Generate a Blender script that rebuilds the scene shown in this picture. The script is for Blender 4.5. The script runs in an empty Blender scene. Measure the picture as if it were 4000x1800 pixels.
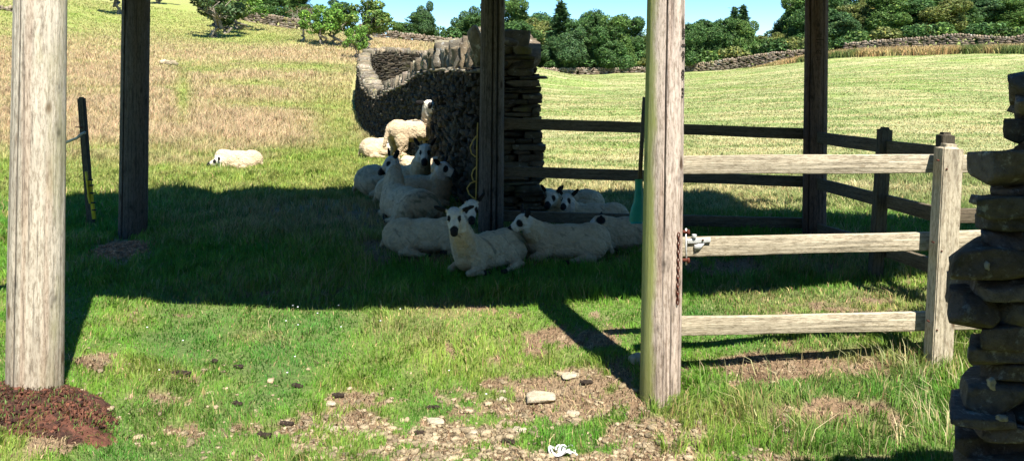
import bpy, bmesh, math, random
import numpy as np
from mathutils import Vector, Matrix, noise as mnoise

random.seed(7); rng = np.random.default_rng(7)
S = bpy.context.scene
COL = S.collection
F, H, YH = 3000.0, 1.55, 300.0          # focal length in photo pixels, eye height, horizon row
SUN_EL, SUN_AZ = math.radians(58), math.radians(24.5)   # sun behind the camera, to its right
TOSUN = np.array([math.sin(SUN_AZ), -math.cos(SUN_AZ)])

def P(px, py, d): return np.array([(px-2000)/F*d, d, H-(py-YH)/F*d])

# ------------------------------------------------------------------ noise
def _h(ix, iy, seed):
    n = (ix.astype(np.int64)*374761393 + iy.astype(np.int64)*668265263 + seed*1274126177) & 0xffffffff
    n = ((n ^ (n >> 13))*1274126177) & 0xffffffff
    return ((n ^ (n >> 16)) & 0xffff)/65535.0
def vnoise(x, y, seed=0):
    x = np.asarray(x, float); y = np.asarray(y, float)
    ix = np.floor(x); iy = np.floor(y); fx = x-ix; fy = y-iy
    fx = fx*fx*(3-2*fx); fy = fy*fy*(3-2*fy)
    a = _h(ix, iy, seed); b = _h(ix+1, iy, seed); c = _h(ix, iy+1, seed); e = _h(ix+1, iy+1, seed)
    return (a*(1-fx)+b*fx)*(1-fy)+(c*(1-fx)+e*fx)*fy
def fbm(x, y, seed=0, o=4):
    r = 0; a = .5; t = 0
    for i in range(o):
        r = r+a*vnoise(np.asarray(x)*2**i+17*i, np.asarray(y)*2**i-9*i, seed+i); t += a; a *= .5
    return r/t
def sstep(a, b, x):
    t = np.clip((np.asarray(x, float)-a)/(b-a), 0, 1); return t*t*(3-2*t)

# ------------------------------------------------------------------ terrain
AN = []
def an(px, d, z): AN.append((px, d, z))
for px, z in ((-800,-.4),(600,-.5),(2000,-.52),(3000,-.5),(4600,-.3)): an(px, 2.6, z)
for px, z in ((-500,-.02),(0,-.04),(250,-.12),(600,-.30),(1300,-.38),(2000,-.42),(2577,-.36),(3200,-.33),(3665,-.24),(4400,-.1)): an(px, 3.94, z)
for px, z in ((-500,-.05),(-100,.0),(137,.03),(330,-.08),(700,-.25),(1400,-.33),(2000,-.36),(2577,-.25),(3100,-.18),(3665,-.08),(4300,0)): an(px, 4.5, z)
for px, z in ((-500,0),(0,-.05),(1000,-.12),(2000,-.15),(3000,-.1),(3800,-.02),(4600,0)): an(px, 5.8, z)
for px in (-500,300,1200,2000,2800,3600,4500): an(px, 7.6, 0)
an(2250,8.7,-.1)
for px in (-500,300,1200,2000,2900,3700,4500): an(px, 10.5, 0)
for px in (-500,400,1100,2200,3100,4300): an(px, 14, 0)
an(1600,12.2,.14); an(1450,14.5,.10); an(1750,11,.06)
def anp(px, py, d): an(px, d, H-(py-YH)/F*d)
for a in ((0,400,22),(700,400,25),(0,200,38),(700,250,40),(840,140,60),(0,0,60),(300,-10,75),(-500,100,38),(-500,-120,60),
          (-500,-200,90),(300,-60,100),(840,45,78),(960,85,75),(1180,120,75),(1390,222,52),(1400,300,36),(1400,392,30),
          (1440,490,24),(1500,560,18),(1480,152,75),(1250,170,56),(1870,190,78),(1700,330,40),(2100,286,85),(2500,284,88),(2700,282,88),
          (2900,266,85),(3100,240,82),(3300,214,78),(3600,203,74),(4000,197,70),(4600,190,68),(2100,450,28),(2500,400,38),
          (2100,345,55),(3600,450,25),(3600,300,48),(4600,300,45),(4600,450,25),(3200,330,42),
          (3000,190,115),(3500,100,115),(4000,60,115),(4600,40,115),(2000,250,115),(2500,255,115),(2800,240,115),
          (1500,150,110),(1100,70,110),(500,-60,115),(-500,-230,115),
          (0,-60,150),(1500,160,150),(2500,260,150),(4000,70,150)): anp(*a)
AN = np.array(AN)
def _uv(px, d): return np.stack([1.5*(px-2000)/F, np.log(d)], -1)
def _phi(r2): return np.where(r2 > 1e-12, .5*r2*np.log(np.maximum(r2, 1e-12)), 0)
_C = _uv(AN[:,0], AN[:,1]); _n = len(_C)
_K = _phi(((_C[:,None]-_C[None])**2).sum(-1))+np.eye(_n)*2e-3
_Pm = np.hstack([np.ones((_n,1)), _C])
_A = np.block([[_K, _Pm], [_Pm.T, np.zeros((3,3))]])
_W = np.linalg.solve(_A, np.concatenate([AN[:,2]/AN[:,1], np.zeros(3)]))
def terr(x, y, detail=True):
    x = np.atleast_1d(np.asarray(x, float)); y = np.atleast_1d(np.asarray(y, float))
    out = np.empty(x.shape)
    d = np.clip(y, 2.6, 150); u = np.clip(x/np.maximum(y, 2.6), -.9, .9)
    q = np.stack([1.5*u, np.log(d)], -1).reshape(-1, 2); res = np.empty(len(q))
    for i in range(0, len(q), 100000):
        c = q[i:i+100000]; r2 = ((c[:,None]-_C[None])**2).sum(-1)
        res[i:i+100000] = _phi(r2)@_W[:_n]+_W[_n]+c@_W[_n+1:]
    out = res.reshape(x.shape)*d
    if detail:
        out = out+(fbm(x*1.6, y*1.6, 3)-.5)*.05*sstep(2.5,4,y)+(fbm(x*6, y*6, 5)-.5)*.02+(fbm(x*.25, y*.25, 8)-.5)*.25*sstep(14,30,y)
    return out
def tz(x, y): return float(terr(x, y)[0])
def G(px, py):                       # ground point seen at a photo position
    ds = np.exp(np.linspace(math.log(2.8), math.log(140), 900))
    z = terr((px-2000)/F*ds, ds); ray = H-(py-YH)/F*ds
    k = np.argmax(z >= ray)
    if z[k] < ray[k]: k = len(ds)-1
    return np.array([(px-2000)/F*ds[k], ds[k], z[k]])
def on_ground(px, d): x = (px-2000)/F*d; return np.array([x, d, tz(x, d)])
def pix(x, y, z): return 2000+F*x/y, YH+F*(H-z)/y

# patches of the ground, as photo positions of real bare or dry places: px, py, rx, ry, strength
BARE = [(2150,1570,380,110,.85),(2320,1470,170,80,.8),(2480,1700,230,90,.85),(1700,1690,400,60,.62),(1250,1640,230,50,.55),(1450,1555,170,35,.8),
        (2050,1790,900,45,.6),(3250,1610,170,55,.8),(3000,1430,480,55,.95),(2250,1320,200,50,.8),(2350,1225,130,35,.6),(550,1550,190,30,.5),
        (200,1720,150,60,.8),(380,1410,70,35,.8),(465,985,105,42,1.8),(175,1605,240,75,1.2),(3250,1205,420,40,.6),(1650,1010,420,35,.6),(1300,830,250,60,.55),(1650,880,250,60,.7),
        (2900,1040,500,50,.6),(2200,1000,350,40,.6),(1440,690,70,40,.8),(900,1690,200,40,.4),(1900,1210,150,25,.3),(2700,1790,1300,20,.8),(1750,930,400,50,.6)]
DRY = [(1750,1215,170,40,.8),(3200,1180,500,60,.6),(1300,850,600,90,1.1),(1900,960,500,70,1.0),(1000,1320,200,30,.5),(1700,1280,250,60,.35),(2600,660,600,60,.7),
       (3100,620,500,70,.6),(2900,790,200,40,.9),(3400,1420,400,60,.7),(2900,1620,300,60,.4),(3300,1000,300,100,.5),(500,1250,60,40,.2)]
def gpatch(L, px, py):
    r = np.zeros(np.shape(px))
    for a, b, rx, ry, s in L: r = np.maximum(r, s*np.exp(-(((px-a)/rx)**2+((py-b)/ry)**2)**1.5))
    return r
def gmaps(x, y, z):
    """bare soil, dryness (straw), left meadow weight, mown-field weight for points on the ground"""
    yy = np.maximum(y, 2.8); px, py = pix(x, yy, z)
    n1 = fbm(x*2.2, y*2.2, 11); n2 = fbm(x*7, y*7, 21); n3 = fbm(x*.35, y*.35, 31); n4 = fbm(x*.09+3, y*.14, 41)
    near = 1-sstep(10, 13, y)
    bare = near*sstep(.36, .62, gpatch(BARE, px, py)*.75+(n1-.5)*.7+(n2-.5)*1.2+(fbm(x*22,y*22,23)-.5)*.6+.07+.05*sstep(1380,1560,py))
    dry = near*np.clip(gpatch(DRY, px, py)*.9+(n1-.45)*.9, 0, 1)
    lft = sstep(8.8, 10.8, y)*(1-sstep(1560, 2000, px))
    fld = sstep(7.8, 9.5, y)*sstep(1900, 2100, px)
    meadow = np.clip(sstep(640, 520, py)*1.0+(n3-.5)*1.9+(fbm(x*1.3,y*1.3,77)-.5)*.8, 0, 1)
    # greener tracts on the hillside
    for a, b, rx, ry in ((2080*.55,415,330,26),(700,60,700,110),(715,380,30,110),(1600*.5,275,120,18),(1900*.62,262,300,14),(1330,500,140,190),(1000,330,200,20),(150,60,300,80),(1000,150,300,30)):
        meadow = meadow*(1-.85*np.exp(-(((px-a)/rx)**2+((py-b)/ry)**2)))
    return bare, dry, lft, fld, meadow, n1, n2, n3, px, py

def mixc(a, b, t): t = np.asarray(t)[..., None]; return a*(1-t)+b*t
GREEN = np.array([.075,.215,.020]); GREEN2 = np.array([.175,.285,.030]); STRAW = np.array([.30,.235,.105]); SOIL = np.array([.25,.175,.105]); SOILD = np.array([.17,.105,.06])
MEAD = np.array([.37,.285,.145]); MEADG = np.array([.22,.25,.06]); MOWN = np.array([.19,.235,.07]); MOWNY = np.array([.38,.35,.17]); LEAFB = np.array([.03,.125,.03])
def gcolor(x, y, z, blade=False):
    bare, dry, lft, fld, meadow, n1, n2, n3, px, py = gmaps(x, y, z)
    c = mixc(GREEN, GREEN2, np.clip(n1*1.8-.4, 0, 1))
    c = mixc(c, LEAFB, .35*sstep(.5,.7,fbm(x*1.1,y*1.1,91)))
    c = mixc(c, STRAW, np.clip(dry*(.6 if blade else .9), 0, 1))
    if not blade:
        soil = mixc(SOIL, SOILD, sstep(.5, .75, n2)*.6+.4*np.exp(-(((px-3000)/600)**2+((py-1430)/90)**2)))
        soil = mixc(soil, np.array([.36,.28,.18]), sstep(.6,.8,fbm(x*14,y*14,61))*.6)
        c = mixc(c*.75, soil, np.clip(bare+.25, 0, 1))
    cl = mixc(mixc(MEADG, GREEN2, sstep(.5,.7,n1)*.5), MEAD, meadow)
    c = mixc(c, cl, lft)
    stripe = fbm(x*.35, y*1.7, 51)                 # windrows of the mown field lie across the view
    cf = mixc(MOWN, MOWNY, np.clip((stripe-.42)*3.4+.35*np.exp(-((py-590)/130)**2), 0, 1))
    cf = mixc(cf, GREEN2, np.clip((n3-.5)*1.3, 0, .6))
    c = mixc(c, cf, fld)
    return c

# ------------------------------------------------------------------ object helpers
def link(o, parent=None, mat=None):
    COL.objects.link(o)
    if parent is not None: o.parent = parent
    if mat is not None: o.data.materials.append(mat)
    return o
def tag(o, label=None, cat=None, group=None, kind=None):
    if label: o['label'] = label
    if cat: o['category'] = cat
    if group: o['group'] = group
    if kind: o['kind'] = kind
    return o
def empty(name, loc=(0,0,0), label=None, cat=None, group=None):
    o = bpy.data.objects.new(name, None); o.location = loc; o.empty_display_size = .1
    COL.objects.link(o); return tag(o, label, cat, group)
def np_mesh(name, V, faces_flat, sizes, smooth=False, cols=None):
    me = bpy.data.meshes.new(name); V = np.asarray(V, np.float32)
    me.vertices.add(len(V)); me.vertices.foreach_set('co', V.ravel())
    ff = np.asarray(faces_flat, np.int32); sz = np.asarray(sizes, np.int32)
    me.loops.add(len(ff)); me.loops.foreach_set('vertex_index', ff)
    me.polygons.add(len(sz)); st = np.concatenate([[0], np.cumsum(sz)[:-1]]).astype(np.int32)
    me.polygons.foreach_set('loop_start', st)
    if smooth: me.polygons.foreach_set('use_smooth', np.ones(len(sz), bool))
    me.update(calc_edges=True); me.validate()
    if cols is not None:
        at = me.color_attributes.new('Col', 'FLOAT_COLOR', 'POINT')
        c = np.ones((len(V), 4), np.float32); c[:, :3] = cols; at.data.foreach_set('color', c.ravel())
    return me
def grid_faces(nu, nv, wrap=False):
    i, j = np.meshgrid(np.arange(nu if wrap else nu-1), np.arange(nv-1), indexing='ij')
    i2 = (i+1) % nu
    return np.stack([i*nv+j, i2*nv+j, i2*nv+j+1, i*nv+j+1], -1).reshape(-1)
class MB:
    """collects shapes, builds one mesh object"""
    def __init__(s): s.V = []; s.Fc = []; s.Z = []; s.C = []; s.n = 0
    def add(s, V, faces, col=None):
        V = np.asarray(V, float); base = s.n; s.V.append(V); s.n += len(V)
        for f in faces: s.Fc.extend([k+base for k in f]); s.Z.append(len(f))
        s.C.append(np.tile(np.asarray(col if col is not None else (1,1,1), float), (len(V), 1)) if np.ndim(col) < 2 else col)
    def add_flat(s, V, flat, size, col=None):
        V = np.asarray(V, float); flat = np.asarray(flat)+s.n; s.V.append(V); s.n += len(V)
        s.Fc.extend(flat.tolist()); s.Z.extend([size]*(len(flat)//size))
        s.C.append(np.tile(np.asarray(col if col is not None else (1,1,1), float), (len(V), 1)) if np.ndim(col) < 2 else col)
    def build(s, name, mat, parent=None, smooth=False, bevel=0):
        me = np_mesh(name, np.vstack(s.V), s.Fc, s.Z, smooth, np.vstack(s.C))
        o = bpy.data.objects.new(name, me); link(o, parent, mat)
        if bevel:
            m = o.modifiers.new('b', 'BEVEL'); m.width = bevel; m.segments = 2; m.limit_method = 'ANGLE'
        return o
def frame(z):
    z = np.asarray(z, float); z = z/np.linalg.norm(z)
    a = np.array([0,0,1.]) if abs(z[2]) < .9 else np.array([1.,0,0])
    x = np.cross(a, z); x /= np.linalg.norm(x); return x, np.cross(z, x), z
def tube(mb, pts, r, seg=8, col=None, cap=True):
    pts = np.asarray(pts, float); n = len(pts); r = np.full(n, r) if np.ndim(r) == 0 else np.asarray(r)
    T = np.gradient(pts, axis=0) if n > 2 else np.tile(pts[1]-pts[0], (n, 1))
    x, y, _ = frame(T[0]); V = []
    for i in range(n):
        t = T[i]/np.linalg.norm(T[i]); x = x-t*np.dot(x, t); x /= np.linalg.norm(x); y = np.cross(t, x)
        for k in range(seg):
            a = 2*math.pi*k/seg; V.append(pts[i]+r[i]*(math.cos(a)*x+math.sin(a)*y))
    fs = [[i*seg+k, i*seg+(k+1) % seg, (i+1)*seg+(k+1) % seg, (i+1)*seg+k] for i in range(n-1) for k in range(seg)]
    if cap: fs += [list(range(seg))[::-1], [(n-1)*seg+k for k in range(seg)]]
    mb.add(V, fs, col)
def bar(mb, a, b, w, h, up=(0,0,1), col=None):
    """box from a to b, w across, h along up"""
    a = np.asarray(a, float); b = np.asarray(b, float); t = (b-a)/np.linalg.norm(b-a)
    u = np.asarray(up, float); u = u-t*np.dot(u, t); u /= np.linalg.norm(u); s = np.cross(t, u)
    V = [p+s*w/2*i+u*h/2*j for p in (a, b) for i, j in ((-1,-1),(1,-1),(1,1),(-1,1))]
    mb.add(V, [[3,2,1,0],[4,5,6,7],[0,1,5,4],[1,2,6,5],[2,3,7,6],[3,0,4,7]], col)
# rounded, irregular stone from a deformed cube grid
def _cube(n):
    pts = {}; V = []; Fs = []
    def idx(p):
        k = tuple(np.round(p, 5))
        if k not in pts: pts[k] = len(V); V.append(p)
        return pts[k]
    g = np.linspace(-1, 1, n+1)
    for ax in range(3):
        for sg in (-1, 1):
            for i in range(n):
                for j in range(n):
                    q = []
                    for a, b in ((0,0),(1,0),(1,1),(0,1)):
                        p = np.zeros(3); p[ax] = sg; p[(ax+1) % 3] = g[i+a]; p[(ax+2) % 3] = g[j+b]; q.append(idx(p))
                    Fs.append(q if sg > 0 else q[::-1])
    return np.array(V), np.array(Fs)
CUBES = {n: _cube(n) for n in (2, 3, 4, 6, 10)}
_BANK = {}
def stone(mb, c, size, axes=None, n=3, rough=.12, rnd=.3, col=None):
    key = (n, rough, round(rnd, 1)); bk = _BANK.setdefault(key, [])
    if len(bk) < (48 if n < 6 else 24): bk.append(_shape(n, rough, rnd))
    V = bk[len(bk)-1 if len(bk) < (48 if n < 6 else 24) else random.randrange(len(bk))]
    sg = np.array([random.choice((-1,1)), random.choice((-1,1)), 1.0]); Fs = CUBES[n][1]
    if sg[0]*sg[1] < 0: Fs = Fs[:, ::-1]
    V = V*sg*np.asarray(size)/2
    if axes is not None: V = V@np.asarray(axes)
    mb.add_flat(V+np.asarray(c), Fs.ravel(), 4, col)
def _shape(n, rough, rnd):
    V, Fs = CUBES[n]; V = V.copy()
    p = 2+6*(1-rnd)
    L = (np.abs(V)**p).sum(1)**(1/p)
    if rnd > 0: V = V/L[:, None]
    o = rng.uniform(-100, 100, 3); k = 1.4
    N = np.stack([vnoise(V[:,0]*k+o[0]+V[:,2]*.7, V[:,1]*k+o[1]+V[:,2]*.9, s)-.5 for s in (1,2,3)], -1)
    N2 = np.stack([vnoise(V[:,0]*k*3+o[0]+V[:,2]*2.1, V[:,1]*k*3+o[1]-V[:,2]*2, s)-.5 for s in (4,5,6)], -1)
    V = V+N*rough*3+N2*rough
    if rnd < .75:
        for k in range(9 if n < 6 else 16):
            d_ = rng.normal(size=3); d_ /= np.linalg.norm(d_); e_ = (V@d_); off = e_.max()*(rng.uniform(.74, .96) if rnd > 0 else rng.uniform(.66, .93)); V = V-np.maximum(0, e_-off)[:, None]*d_*.95
    return V

# ------------------------------------------------------------------ materials
def newmat(name):
    m = bpy.data.materials.new(name); m.use_nodes = True; nt = m.node_tree; b = nt.nodes['Principled BSDF']
    b.inputs['Roughness'].default_value = .85; b.inputs['Specular IOR Level'].default_value = .25
    return m, nt, b
def N(nt, t, **kw):
    n = nt.nodes.new(t)
    for k, v in kw.items(): setattr(n, k, v)
    return n
def ramp(nt, stops):
    r = N(nt, 'ShaderNodeValToRGB'); e = r.color_ramp.elements
    while len(e) > 1: e.remove(e[0])
    e[0].position = stops[0][0]; e[0].color = (*stops[0][1], 1)
    for p, c in stops[1:]: x = e.new(p); x.color = (*c, 1)
    return r
def coords(nt, scale=(1,1,1), obj=True):
    tc = N(nt, 'ShaderNodeTexCoord'); mp = N(nt, 'ShaderNodeMapping'); mp.inputs['Scale'].default_value = scale
    nt.links.new(tc.outputs['Object' if obj else 'Generated'], mp.inputs[0]); return mp.outputs[0]
def noise(nt, vec, sc, det=5, rough=.6):
    n = N(nt, 'ShaderNodeTexNoise'); n.inputs['Scale'].default_value = sc; n.inputs['Detail'].default_value = det; n.inputs['Roughness'].default_value = rough
    nt.links.new(vec, n.inputs['Vector']); return n.outputs['Fac']
def mix(nt, fac, a, b, mode='MIX'):
    m = N(nt, 'ShaderNodeMix', data_type='RGBA', blend_type=mode)
    for i, v in ((0, fac), (6, a), (7, b)):
        if hasattr(v, 'default_value') or hasattr(v, 'links'): nt.links.new(v, m.inputs[i])
        elif i == 0: m.inputs[0].default_value = v
        else: m.inputs[i].default_value = (*v, 1)
    return m.outputs[2]
def bump(nt, b, hgt, dist, st=1):
    n = N(nt, 'ShaderNodeBump'); n.inputs['Distance'].default_value = dist; n.inputs['Strength'].default_value = st
    nt.links.new(hgt, n.inputs['Height']); nt.links.new(n.outputs[0], b.inputs['Normal'])
def attr(nt): a = N(nt, 'ShaderNodeAttribute'); a.attribute_name = 'Col'; return a.outputs['Color']
def vcolmat(name, sc=8, lo=.7, hi=1.25, bdist=.01, trans=0, bsc=None, rough=.85):
    m, nt, b = newmat(name); v = coords(nt); n = noise(nt, v, sc)
    r = ramp(nt, [(.3, (lo,)*3), (.7, (hi,)*3)]); nt.links.new(n, r.inputs[0])
    c = mix(nt, 1.0, attr(nt), r.outputs[0], 'MULTIPLY'); nt.links.new(c, b.inputs['Base Color'])
    b.inputs['Roughness'].default_value = rough
    if bdist: bump(nt, b, noise(nt, v, bsc or sc*3, 6), bdist)
    if trans:
        out = nt.nodes['Material Output']; tr = N(nt, 'ShaderNodeBsdfTranslucent'); ms = N(nt, 'ShaderNodeMixShader'); ms.inputs[0].default_value = trans
        nt.links.new(c, tr.inputs[0]); nt.links.new(b.outputs[0], ms.inputs[1]); nt.links.new(tr.outputs[0], ms.inputs[2]); nt.links.new(ms.outputs[0], out.inputs[0])
    return m
M = {}
M['ground'] = vcolmat('ground', 45, .6, 1.4, .03, bsc=60)
M['grass'] = vcolmat('grass', 3, .85, 1.15, 0, .25, rough=.6)
M['leaf'] = vcolmat('leaf', .8, .75, 1.25, 0, .25, rough=.6)
M['bark'] = vcolmat('bark', 6, .6, 1.3, .03)
M['wool'] = vcolmat('wool', 26, .78, 1.1, .03, bsc=42)
def stonemat(name, base, dark, lichen, lfac=.62, sc=4, moss=(.20,.19,.07)):
    m, nt, b = newmat(name); v = coords(nt)
    r = ramp(nt, [(.25, dark), (.5, base), (.75, tuple(x*1.35 for x in base))]); nt.links.new(noise(nt, v, sc*3, 8, .7), r.inputs[0])
    r2 = ramp(nt, [(lfac-.06, (0,0,0)), (lfac+.04, (1,1,1))]); nt.links.new(noise(nt, v, sc*2.1, 8, .75), r2.inputs[0])
    c = mix(nt, r2.outputs[0], r.outputs[0], lichen)
    r3 = ramp(nt, [(.6, (0,0,0)), (.75, (1,1,1))]); nt.links.new(noise(nt, v, sc*.7, 4), r3.inputs[0])
    c = mix(nt, r3.outputs[0], c, moss)
    c = mix(nt, 1.0, attr(nt), c, 'MULTIPLY')
    nt.links.new(c, b.inputs['Base Color']); bump(nt, b, noise(nt, v, sc*9, 8, .7), .02); b.inputs['Roughness'].default_value = .95; b.inputs['Specular IOR Level'].default_value = .1
    return m
M['wallstone'] = stonemat('wall_stone', (.19,.16,.12), (.075,.062,.05), (.46,.44,.40))
M['farstone'] = stonemat('far_wall_stone', (.17,.135,.105), (.05,.04,.032), (.36,.34,.30), .62, 1.5)
M['jamb'] = stonemat('jamb_stone', (.17,.14,.12), (.065,.053,.047), (.42,.41,.38), .61, 9, (.12,.10,.07))
M['slab'] = stonemat('pale_slab', (.48,.41,.30), (.30,.25,.18), (.60,.56,.46), .66, 8, (.36,.30,.18))
def woodmat(name, base, dark, algae=None, aside=0, grain=1.0, crack=.5, axis='z'):
    pole_ = name.startswith('pole')
    """weathered wood with grain along the object's local z (or x)"""
    m, nt, b = newmat(name)
    s = (30, 30, 2.2) if axis == 'z' else (1.2, 30, 30)
    v = coords(nt, s); n1 = noise(nt, v, 1.6*grain, 8, .8)
    light = tuple(min(1, x*1.35) for x in base)
    r = ramp(nt, [(.33, dark), (.46, base), (.66, light)]); nt.links.new(n1, r.inputs[0]); c = r.outputs[0]
    v2 = coords(nt, (3,3,.8) if axis == 'z' else (.8,3,3)); n2 = noise(nt, v2, 1.3, 5)
    rr = ramp(nt, [(.3, (.72,.70,.68)), (.7, (1.1,1.1,1.1))]); nt.links.new(n2, rr.inputs[0]); c = mix(nt, 1.0, c, rr.outputs[0], 'MULTIPLY')
    s3 = (60, 60, 1.3) if axis == 'z' else (1.3, 60, 60)
    n3 = noise(nt, coords(nt, s3), 1.0, 3); rk = ramp(nt, [(.56, (1,1,1)), (.64, (crack,)*3)]); nt.links.new(n3, rk.inputs[0]); c = mix(nt, 1.0, c, rk.outputs[0], 'MULTIPLY')
    n5 = noise(nt, coords(nt, (55,55,14) if axis == 'z' else (14,55,55)), 1.5, 5, .75); r5 = ramp(nt, [(.40, (.55,.52,.48)), (.52, (1,1,1)), (.7, (1.12,1.12,1.12))]); nt.links.new(n5, r5.inputs[0]); c = mix(nt, .85, c, r5.outputs[0], 'MULTIPLY')
    # knots
    vo = N(nt, 'ShaderNodeTexVoronoi'); vo.inputs['Scale'].default_value = 1.0
    nt.links.new(coords(nt, (5,5,2.4) if axis == 'z' else (2.4,5,5)), vo.inputs['Vector'])
    rn = ramp(nt, [(.06, (.35,.28,.22)), (.12, (1,1,1))]); nt.links.new(vo.outputs['Distance'], rn.inputs[0]); c = mix(nt, 1.0, c, rn.outputs[0], 'MULTIPLY')
    if algae:
        tc = N(nt, 'ShaderNodeTexCoord'); sx = N(nt, 'ShaderNodeSeparateXYZ'); nt.links.new(tc.outputs['Object'], sx.inputs[0])
        ma = N(nt, 'ShaderNodeMath', operation='MULTIPLY_ADD'); nt.links.new(sx.outputs['X'], ma.inputs[0]); ma.inputs[1].default_value = aside; nt.links.new(noise(nt, v2, 2.2, 4), ma.inputs[2])
        ra = ramp(nt, [(.75, (0,0,0)), (1.0, (.85,.85,.85))]); nt.links.new(ma.outputs[0], ra.inputs[0]); c = mix(nt, ra.outputs[0], c, algae)
    if pole_: c = mix(nt, 1.0, c, attr(nt), 'MULTIPLY')
    nt.links.new(c, b.inputs['Base Color']); bump(nt, b, n1, .012)
    return m
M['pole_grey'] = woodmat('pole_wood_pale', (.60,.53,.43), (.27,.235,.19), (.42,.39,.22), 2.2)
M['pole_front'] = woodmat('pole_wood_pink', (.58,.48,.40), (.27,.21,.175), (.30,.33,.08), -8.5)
M['pole_shade'] = woodmat('pole_wood_shade', (.13,.11,.092), (.04,.034,.028), (.05,.05,.04), -2)  # roof shade put into the wood tone; algae argument only adds a darker streak
M['pole_shade_brown'] = woodmat('pole_wood_shade_brown', (.15,.10,.08), (.045,.03,.024))  # dark because the pole stands in shade, put into the wood colour
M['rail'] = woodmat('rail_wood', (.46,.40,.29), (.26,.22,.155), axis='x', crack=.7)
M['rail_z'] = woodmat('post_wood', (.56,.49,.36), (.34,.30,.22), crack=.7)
M['rail_shade'] = woodmat('shaded_rail_wood', (.14,.112,.075), (.055,.043,.03), axis='x', crack=.6)  # dark copy of the rail wood, shelter shade put into its colour
M['rail_shade_z'] = woodmat('shaded_post_wood', (.10,.085,.06), (.045,.036,.024), crack=.6)  # dark copy of the post wood, shade included in its colour
def plain(name, col, rough=.6, metal=0, var=.25, sc=30, bd=.003):
    m, nt, b = newmat(name); v = coords(nt)
    r = ramp(nt, [(.3, tuple(x*(1-var) for x in col)), (.7, tuple(min(1,x*(1+var)) for x in col))]); nt.links.new(noise(nt, v, sc), r.inputs[0])
    nt.links.new(r.outputs[0], b.inputs['Base Color']); b.inputs['Roughness'].default_value = rough; b.inputs['Metallic'].default_value = metal
    if bd: bump(nt, b, noise(nt, v, sc*3), bd)
    return m
M['eye'] = plain('eye', (.01,.008,.006), .15, 0, .1, 30, 0)
M['tag'] = plain('ear_tag', (.75,.45,.04), .5)
M['yellow'] = plain('yellow_cord', (.40,.28,.07), .6)
M['yellowp'] = plain('yellow_plastic', (.62,.46,.03), .5)
M['black'] = plain('black_plastic', (.015,.015,.015), .5)
M['teal'] = plain('teal_plastic', (.006,.17,.145), .4, 0, .2, 8)
M['galv'] = plain('galvanised', (.62,.62,.60), .45, .35, .2, 25)
M['rust'] = plain('rust', (.10,.03,.018), .85, .2, .5, 60)
M['dung'] = plain('dung', (.035,.024,.016), .8, 0, .5, 60, .01)
M['twine'] = plain('white_twine', (.62,.62,.64), .6, 0, .08)
M['hose'] = plain('pale_hose', (.55,.50,.38), .6)
M['ink'] = plain('carved_letter', (.035,.025,.02), .9)
M['peat'] = vcolmat('peat', 25, .5, 1.5, .02, bsc=70)
M['bounce_stone'] = stonemat('pale_bounce_stone', (.42,.36,.27), (.28,.23,.17), (.55,.52,.46))  # pale warm tone so the added barn bounces light into the shade
M['roofing'] = woodmat('roof_boards', (.2,.17,.14), (.1,.08,.06), axis='x')

# ------------------------------------------------------------------ ground sheet
def build_ground():
    us = np.concatenate([[-6,-3,-1.8,-1.2,-.95], np.linspace(-.85, .85, 380), [.95,1.2,1.8,3,6]])
    ds = np.concatenate([np.exp(np.linspace(math.log(2.6), math.log(150), 520)), [180,230,320,500,900,1600]])
    U, D = np.meshgrid(us, ds, indexing='ij'); X = U*D; Z = terr(X, D)
    V = np.stack([X, D, Z], -1).reshape(-1, 3); c = gcolor(V[:,0], V[:,1], V[:,2])
    me = np_mesh('ground', V, grid_faces(len(us), len(ds)), [4]*((len(us)-1)*(len(ds)-1)), True, c)
    o = link(bpy.data.objects.new('ground', me), None, M['ground']); tag(o, 'grassy farm ground rising to a hillside meadow on the left', None, None, 'structure')
    # the yard behind the camera continues level from the near edge of the sheet
    xs = us*2.6; ys = np.array([2.6, 1.5, 0, -4, -20, -300]); zz = terr(xs, np.full(len(xs), 2.6))
    V = np.stack([np.repeat(xs*1.0, len(ys)), np.tile(ys, len(xs)), np.repeat(zz, len(ys))], -1)
    V[:,0] *= np.tile(np.array([1,1.3,2,4,12,60]), len(xs))
    c = gcolor(V[:,0], np.full(len(V), 3.0), V[:,2])
    me = np_mesh('yard', V, grid_faces(len(xs), len(ys)), [4]*((len(xs)-1)*(len(ys)-1)), True, c)
    o = link(bpy.data.objects.new('yard', me), None, M['ground']); tag(o, 'trampled farmyard ground in front of the shelter', None, None, 'structure')
build_ground()

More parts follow.
